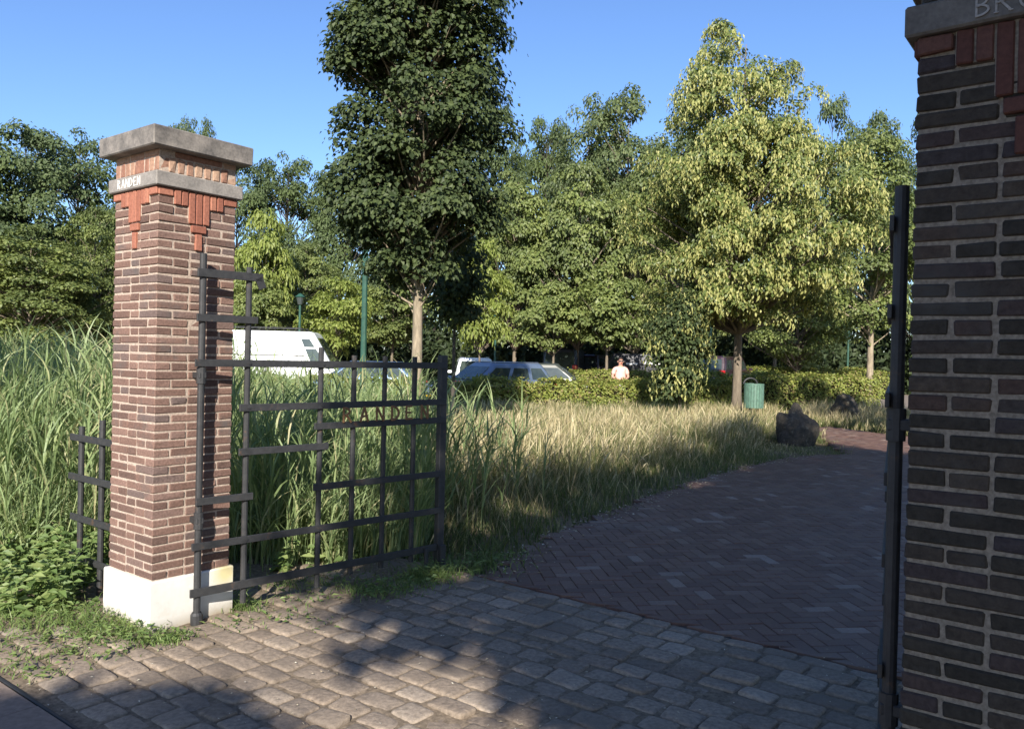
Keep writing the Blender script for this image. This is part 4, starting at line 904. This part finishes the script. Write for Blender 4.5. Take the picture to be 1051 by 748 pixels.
def lamp_post(lab, px, Y, h, r, col):
    x, y = ground_xy(px, Y); t = thing('lamp_post', lab, 'lamp post', (x, y, -.05), 0, 'lamp posts of the car park')
    mb = MB(); mb.tube([(0, 0, 0), (0, 0, .9)], r * 1.35, 10); mb.build('base', col, t)
    mb = MB(); mb.tube([(0, 0, .9), (0, 0, h - .35)], [r, r * .8], 10); mb.build('pole', col, t)
    mb = MB(); mb.lathe([(0, h - .42), (.10, h - .40), (.17, h - .1), (.16, h - .09), (0, h - .09)], 12); mb.build('lantern', M['lantern'], t)
    mb = MB(); mb.lathe([(.20, h - .09), (.21, h - .07), (.06, h + .06), (.0, h + .08)], 12); mb.build('lantern_cap', col, t)
lamp_post('stout dark green lamp post just left of the pale linden trunk', 373, 19, 4.6, .075, M['post_green'])
lamp_post('lantern post with a small cap above the white van', 307, 34, 4.15, .06, M['post_green'])
lamp_post('thin green post right of the bright young tree, behind the parked cars', 508, 37, 3.6, .055, M['post_green'])
lamp_post('pale green lamp post in front of the dark car with a yellow plate', 728.5, 33, 3.9, .06, M['post_green'])
lamp_post('green lamp post behind the far hedge near the shaded pillar', 870, 42, 4.0, .06, M['post_green'])
#CARS
# ------------------------------------------------------------------ vehicles
def rrect(x0, x1, w, rx, n=5):
    """rounded rectangle outline, counter clockwise, x from x0 to x1, half width w"""
    P = []
    for cx, cy, a0 in ((x1 - rx, w - rx, 0), (x0 + rx, w - rx, 90), (x0 + rx, -w + rx, 180), (x1 - rx, -w + rx, 270)):
        for t in np.radians(np.linspace(a0, a0 + 90, n)): P.append((cx + rx * math.cos(t), cy + rx * math.sin(t)))
    return np.array(P)
def loft(levels):
    """levels: list of (outline[n,2], z or array of z)"""
    n = len(levels[0][0]); V = []; Q = []
    for o, z in levels: V.append(np.concatenate([o, np.broadcast_to(np.asarray(z, float).reshape(-1, 1) if np.ndim(z) else np.full((n, 1), z), (n, 1))], 1))
    i = np.arange(n); j = (i + 1) % n
    for l in range(len(levels) - 1): Q.append(np.stack([l * n + i, l * n + j, (l + 1) * n + j, (l + 1) * n + i], 1))
    m = (len(levels) - 1) * n
    return np.concatenate(V), [np.concatenate(Q), np.arange(n)[::-1][None], (m + np.arange(n))[None]]
def car(lab, loc, rot, L, W, H, belt, hood, xw0, xw1, xr1, xr0, pnt, rails=False, cat='car', group=None, name='parked_car', vanside=False, plate_z=None, lamp_z=None, rack=False):
    """x forward. xw0/xw1 foot and head of the windscreen, xr1/xr0 head and foot of the rear screen"""
    t = thing(name, lab, cat, loc, rot, group); hw = W / 2
    def zt(o, lo, f):      # front end lower than the belt (bonnet)
        k = np.clip((o[:, 0] - xw0) / (L / 2 - xw0), 0, 1) ** .8; return belt + f + (hood - belt) * k
    o = lambda a, b, r=.28: rrect(-L / 2 + a, L / 2 - a, hw - b, r)
    top = rrect(-L / 2 + .10, L / 2 - .16, hw - .10, .22)
    lv = [(o(.16, .10), .20), (o(.03, .02), .32), (o(0, 0), .52), (o(.01, .005), .66 if belt > .8 else .5)]
    sh = o(.04, .03); lv += [(sh, zt(sh, 0, -.05)), (top, zt(top, 0, 0))]
    V, F = loft(lv); MB().add(V, F).build('body', pnt, t, smooth=False)
    # cabin
    A = rrect(xr0, xw0, hw - .07, .14); B = rrect(xr1, xw1, hw - .24 if H < 1.8 else hw - .14, .16); zr = H - .06
    mid = A * .45 + B * .55
    mid[:, 1] *= 1.02
    V, F = loft([(A, belt - .03), (mid, belt + (zr - belt) * .55), (B, zr), (B * np.array([.94, .86]) + np.array([(xr1 + xw1) * .03, 0]), H)])
    MB().add(V, F).build('cabin', pnt, t, smooth=False)
    def cab(fx, sy, fz, out):      # point on the cabin side: fx along 0..1 rear->front, fz height 0..1
        z = belt + (zr - belt) * fz; m = .55 * min(fz / .55, 1) + .45 * max(0, (fz - .55) / .45)
        x0 = xr0 + (xr1 - xr0) * m; x1 = xw0 + (xw1 - xw0) * m; wA, wB = hw - .07, (hw - .24 if H < 1.8 else hw - .14); w = wA + (wB - wA) * m
        if 0 < m < .999: w *= 1 + .02 * (1 - abs(m - .55) / .55)
        return np.array([x0 + (x1 - x0) * fx, sy * (w + out), z])
    def pane(nm, corners, n_out, th=.012):
        c = [np.array(q) for q in corners]; Vv = [q + n_out * .006 for q in c] + [q - n_out * th for q in c]
        MB().add(Vv, [np.array([[0, 1, 2, 3], [7, 6, 5, 4], [0, 4, 5, 1], [1, 5, 6, 2], [2, 6, 7, 3], [3, 7, 4, 0]])]).build(nm, M['glass'], t)
    if vanside: spans = [(.86, .96)]
    else: spans = [(.07, .30), (.34, .60), (.64, .93)]
    for s in (-1, 1):
        for a, b in spans:
            q = [cab(a, s, .12, .004), cab(b, s, .12, .004), cab(b - .01 if b < .9 else b - .02, s, .82, .004), cab(a + .01 if a > .1 else a + .03, s, .82, .004)]
            pane('side_window', q if s > 0 else q[::-1], np.array([0, s, 0.]))
    wz = lambda f: belt + (zr - belt) * f
    yA = hw - .20; yB = hw - .33 if H < 1.8 else hw - .26
    def end(nm, xa, xb, sgn, f0=.10, f1=.86):
        xq0 = xa + (xb - xa) * f0; xq1 = xa + (xb - xa) * f1; y0 = yA + (yB - yA) * f0; y1 = yA + (yB - yA) * f1; nr = norm(np.array([sgn * (zr - belt), 0, abs(xa - xb) + .01])); 
        q = [np.array([xq0, -y0, wz(f0)]), np.array([xq0, y0, wz(f0)]), np.array([xq1, y1, wz(f1)]), np.array([xq1, -y1, wz(f1)])]
        pane(nm, [v + nr * .012 for v in (q if sgn > 0 else q[::-1])], nr)
    end('windscreen', xw0, xw1, 1); end('rear_window', xr0, xr1, -1)
    for sx in (-1, 1):
        for sy in (-1, 1):
            x = sx * L * .30; y = sy * (hw - .10)
            mb = MB(); mb.lathe([(.18, -.10), (.30, -.10), (.32, -.07), (.32, .07), (.30, .10), (.18, .10)], 24, (x, y, .315), 'y'); w_ = mb.build('wheel', M['rubber'], t)
            mb = MB(); mb.lathe([(0, .085 * sy), (.06, .085 * sy), (.17, .10 * sy), (.19, .095 * sy), (.19, -.09 * sy), (0, -.09 * sy)], 24, (x, y, .315), 'y'); mb.build('rim', M['rim'], w_)
    for s in (-1, 1):
        zz = lamp_z or (plate_z or belt - .19) + .02; MB().box((-L / 2 + .035, s * (hw - .17), zz), (.045, .13, .10), .02).build('tail_lamp', M['red'], t)
        MB().box((L / 2 - .10, s * (hw - .24), hood - .14), (.10, .17, .065), .03).build('headlamp', M['headlamp'], t)
        MB().box((xw0 - .16, s * (hw + .07), belt + .07), (.06, .09, .06), .025).build('mirror', pnt if not vanside else M['trim'], t)
        if rails: 
            q = [cab(f, s, 1.0, -.10) + np.array([0, 0, .085]) for f in np.linspace(.08, .92, 7)]; MB().tube(q, .016, 8).build('roof_rail', M['chrome'], t)
    MB().box((-L / 2 - .004, 0, plate_z or belt - .28), (.006, .26, .055), .002).build('number_plate', M['plate'], t)
    MB().box((L / 2 + .002, 0, .42), (.006, .26, .055), .002).build('number_plate', M['plate'], t)
    MB().box((L / 2 - .02, 0, .36), (.03, hw - .28, .05), .01).build('bumper', M['trim'], t); MB().box((-L / 2 + .0, 0, .42), (.04, hw - .16, .06), .015).build('bumper', M['trim'], t)
    if vanside:
        for s in (-1, 1):
            q0, q1 = cab(.03, s, .30, .001), cab(.84, s, .30, .001); MB().bar(q0, q1, .035, .016).build('side_moulding', M['trim'], t)
            for fx in (.30, .62, .845): MB().bar(cab(fx, s, .04, -.003), cab(fx, s, .94, -.003), .012, .012, (1, 0, 0), .001).build('door_seam', M['trim'], t)
    else:
        for s in (-1, 1):
            for fx in (.33, .62): MB().box((xr0 + (xw0 - xr0) * fx, s * (hw - .002), belt - .20), (.09, .012, .014), .004).build('door_handle', M['trim'], t)
    if rack:
        mb = MB()
        for s in (-1, 1): mb.tube([(xr1 + .2, s * (hw - .26), H + .13), (xw1 - .5, s * (hw - .26), H + .13)], .015, 6)
        for f in np.linspace(0, 1, 5):
            xx = xr1 + .2 + (xw1 - .7 - xr1) * f; mb.tube([(xx, -hw + .2, H + .11), (xx, hw - .2, H + .11)], .014, 6)
            for s in (-1, 1): mb.tube([(xx, s * (hw - .26), H - .06), (xx, s * (hw - .26), H + .13)], .012, 6)
        mb.build('roof_rack', M['trim'], t)
    return t
CG = 'vehicles parked behind the hedges'
def cl(px, Y): x, y = ground_xy(px, Y); return (x, y, -.03)
car('white panel van with a roof rack, standing just right of the sunlit pillar', cl(283, 30), RAD(4), 5.9, 2.0, 2.46, 1.22, 1.02, 2.25, 1.55, -2.80, -2.93, M['p_white'], cat='van', group=CG, name='panel_van', vanside=True, rack=True)
car('low blue car behind the gate bars, right of the white van', cl(372, 26.5), RAD(178), 4.2, 1.74, 1.46, .90, .78, 1.05, .35, -1.35, -1.95, M['p_blue'], group=CG)
car('grey blue estate car with roof rails, its windscreen right of the gate post', cl(503, 26), RAD(218), 4.5, 1.78, 1.50, .92, .80, 1.05, .35, -1.75, -2.10, M['p_silver'], rails=True, group=CG)
car('white car of which only the roof shows behind the grey blue estate', cl(486, 33.5), RAD(96), 4.3, 1.76, 1.64, .95, .85, 1.2, .45, -1.6, -2.0, M['p_white'], rails=True, group=CG)
car('dark olive car facing right behind the front hedge', cl(563, 29.5), RAD(-4), 4.4, 1.74, 1.50, .92, .80, 1.10, .42, -1.45, -2.0, M['p_olive'], group=CG)
car('navy van seen from behind with a red tail lamp, left of the light bare trunk', cl(581, 43), RAD(78), 4.9, 1.95, 2.2, 1.15, 1.0, 1.7, 1.1, -2.32, -2.42, M['p_navy'], cat='van', group=CG, name='panel_van', vanside=True, lamp_z=1.28)
car('black people carrier beside the navy van, behind the small light trunk', cl(609, 46), RAD(70), 4.8, 1.9, 1.95, 1.1, .95, 1.5, .8, -2.2, -2.36, M['p_wine'], cat='van', group=CG, name='people_carrier')
v = car('long black van with a pale stripe behind the person in pink', cl(655, 41.5), RAD(176), 5.4, 2.0, 2.05, 1.15, 1.0, 2.0, 1.35, -2.55, -2.68, M['p_black'], cat='van', group=CG, name='panel_van', vanside=True)
for i, (a, b) in enumerate(((-1.9, -1.55), (-1.45, -.75), (-.65, -.2), (.1, .7))): MB().box(((a + b) / 2, .94, 1.56 - .05 * (i % 2)), ((b - a) / 2, .006, .05), .002).build('pale_stripe', M['white_letter'], v)
car('dark wine red people carrier with a yellow number plate behind a lamp post', cl(740, 36), RAD(58), 4.5, 1.85, 1.95, 1.32, 1.05, 1.4, .8, -2.0, -2.2, M['p_wine'], group=CG, name='people_carrier', plate_z=1.22)

# ------------------------------------------------------------------ person in pink behind the front hedge
def skin_mesh(name, joints, edges, mat, parent, sub=2):
    me = bpy.data.meshes.new(name); me.from_pydata([j[0] for j in joints], edges, []); o = bpy.data.objects.new(name + '_raw', me); COL.objects.link(o)
    sk = o.modifiers.new('s', 'SKIN'); sk.use_smooth_shade = True; sb = o.modifiers.new('b', 'SUBSURF'); sb.levels = sub; sb.render_levels = sub
    for v, j in zip(me.skin_vertices[0].data, joints): v.radius = j[1] if isinstance(j[1], tuple) else (j[1], j[1])
    me.skin_vertices[0].data[0].use_root = True
    bpy.context.view_layer.update(); dg = bpy.context.evaluated_depsgraph_get(); m2 = bpy.data.meshes.new_from_object(o.evaluated_get(dg)); m2.name = name
    bpy.data.objects.remove(o); m2.materials.clear(); m2.materials.append(mat); return link(name, m2, parent)
x, y = ground_xy(637, 25.9)
pe = thing('person', 'person in a pink short sleeved top and pale trousers behind the front hedge', 'person', (x, y, -.03), RAD(6))
# facing -y (towards the camera)
J = [((0, 0, .93), (.15, .115)), ((0, -.01, 1.10), (.165, .14)), ((0, 0, 1.28), (.16, .115)), ((0, .01, 1.42), (.10, .08)), ((0, 0, 1.50), (.055, .055)), ((0, -.015, 1.57), (.075, .085)), ((0, -.02, 1.65), (.082, .098)), ((0, -.015, 1.72), (.055, .07)),
     ((.19, .01, 1.385), .062), ((.265, .0, 1.13), .046), ((.13, -.22, 1.07), .034), ((.045, -.27, 1.085), .03),
     ((-.19, .01, 1.385), .062), ((-.265, .0, 1.13), .046), ((-.13, -.22, 1.05), .034), ((-.045, -.27, 1.055), .03),
     ((.10, 0, .86), .092), ((.11, -.02, .48), .062), ((.11, .02, .09), .042), ((.115, -.12, .04), .036),
     ((-.10, 0, .86), .092), ((-.11, -.02, .48), .062), ((-.11, .02, .09), .042), ((-.115, -.12, .04), .036)]
ED = [(0, 1), (1, 2), (2, 3), (3, 4), (4, 5), (5, 6), (6, 7), (3, 8), (8, 9), (9, 10), (10, 11), (3, 12), (12, 13), (13, 14), (14, 15), (0, 16), (16, 17), (17, 18), (18, 19), (0, 20), (20, 21), (21, 22), (22, 23)]
body = skin_mesh('body', J, ED, M['skin'], pe)
for s in (-1, 1):      # fingers, ears
    for q in range(4): pass
mb = MB()
for s in (-1, 1):
    mb2 = MB(); c = np.array([s * .02, -.285, 1.085 if s > 0 else 1.055])
    for q, (dx, dz, l) in enumerate(((0, .03, .065), (0, .01, .075), (0, -.01, .07), (0, -.03, .055))):
        a = c + [s * .02, 0, dz]; mb2.tube([a, a + [-s * l * .55, -.022, .0], a + [-s * l * .85, -.004, -.006]], [.011, .010, .007], 8)
    mb2.tube([c + [s * .03, .0, .035], c + [s * .005, -.015, .06], c + [-s * .02, -.02, .065]], [.013, .011, .008], 8); mb2.build('fingers', M['skin'], pe, smooth=True)
sh = skin_mesh('shirt', [((0, 0, .98), (.185, .15)), ((0, -.015, 1.10), (.195, .165)), ((0, 0, 1.28), (.185, .135)), ((0, .01, 1.415), (.12, .095)), ((.195, .01, 1.385), .078), ((.245, .005, 1.20), .07), ((-.195, .01, 1.385), .078), ((-.245, .005, 1.20), .07)],
               [(0, 1), (1, 2), (2, 3), (3, 4), (4, 5), (3, 6), (6, 7)], M['shirt'], pe)
skin_mesh('trousers', [((0, 0, .94), (.172, .138)), ((.105, 0, .84), .112), ((.115, -.02, .48), .082), ((.115, .02, .12), .066), ((-.105, 0, .84), .112), ((-.115, -.02, .48), .082), ((-.115, .02, .12), .066)], [(0, 1), (1, 2), (2, 3), (0, 4), (4, 5), (5, 6)], M['trouser'], pe)
def ell(nm, c, r, mat, cut=None, par=pe):
    bm = bmesh.new(); bmesh.ops.create_uvsphere(bm, u_segments=20, v_segments=12, radius=1)
    for v in bm.verts: v.co = Vector((v.co.x * r[0] + c[0], v.co.y * r[1] + c[1], v.co.z * r[2] + c[2]))
    if cut: bmesh.ops.delete(bm, geom=[v for v in bm.verts if cut(v.co)], context='VERTS')
    me = bpy.data.meshes.new(nm); bm.to_mesh(me); bm.free(); me.materials.append(mat); me.polygons.foreach_set('use_smooth', np.ones(len(me.polygons), bool)); return link(nm, me, par)
ell('hair', (0, .005, 1.665), (.096, .112, .105), M['hair'], lambda c: c.y < -.045 and c.z < 1.715 or c.z < 1.58)
ell('nose', (0, -.122, 1.625), (.014, .022, .022), M['skin'])
for s in (-1, 1): ell('ear', (s * .09, .0, 1.63), (.014, .024, .034), M['skin'])
MB().box((0, -.105, 1.655), (.072, .018, .019), .006).build('sunglasses', M['trim'], pe)
MB().box((0, -.108, 1.578), (.024, .01, .006), .003).build('mouth', M['red'], pe)
for s in (-1, 1): MB().box((s * .115, -.06, .035), (.045, .125, .035), .02).build('shoe', M['trim'], pe)
# ------------------------------------------------------------------ camera, light, sky
cam = bpy.data.cameras.new('camera'); co = bpy.data.objects.new('camera', cam); COL.objects.link(co)
cam.sensor_width = 36; cam.lens = 36 * F_PX / PW; cam.clip_end = 5000; cam.clip_start = .05
mw = Matrix.Identity(4)
for i in range(3): mw[i][0] = CR[i]; mw[i][1] = CU[i]; mw[i][2] = -CF[i]; mw[i][3] = CC[i]
co.matrix_world = mw; SC.camera = co
sl = bpy.data.lights.new('sun', 'SUN'); so = bpy.data.objects.new('sun', sl); COL.objects.link(so)
sl.energy = 5.0; sl.angle = RAD(.53); sl.color = (1.0, .94, .85)
so.rotation_euler = Vector((math.sin(SUN_H) * math.cos(SUN_EL), math.cos(SUN_H) * math.cos(SUN_EL), -math.sin(SUN_EL))).to_track_quat('-Z', 'Y').to_euler(); so.location = (0, -30, 30)
w = bpy.data.worlds.new('World'); SC.world = w; w.use_nodes = True; nt = w.node_tree; bg = nt.nodes['Background']
sky = nt.nodes.new('ShaderNodeTexSky'); sky.sky_type = 'NISHITA'; sky.sun_disc = False; sky.sun_elevation = SUN_EL; sky.sun_rotation = math.pi + SUN_H
sky.air_density = 1.0; sky.dust_density = .5; sky.ozone_density = 5
hs = nt.nodes.new('ShaderNodeHueSaturation'); hs.inputs['Saturation'].default_value = 1.06; hs.inputs['Hue'].default_value = .507; nt.links.new(sky.outputs[0], hs.inputs['Color']); nt.links.new(hs.outputs[0], bg.inputs['Color']); bg.inputs['Strength'].default_value = .108
vs = SC.view_settings; vs.view_transform = 'Standard'; vs.look = 'None'; vs.exposure = 1.0; vs.gamma = 1; vs.use_curve_mapping = False
SC.cycles.max_bounces = 6; SC.cycles.transparent_max_bounces = 6; SC.cycles.use_denoising = True
SC.cycles.sample_clamp_indirect = 8
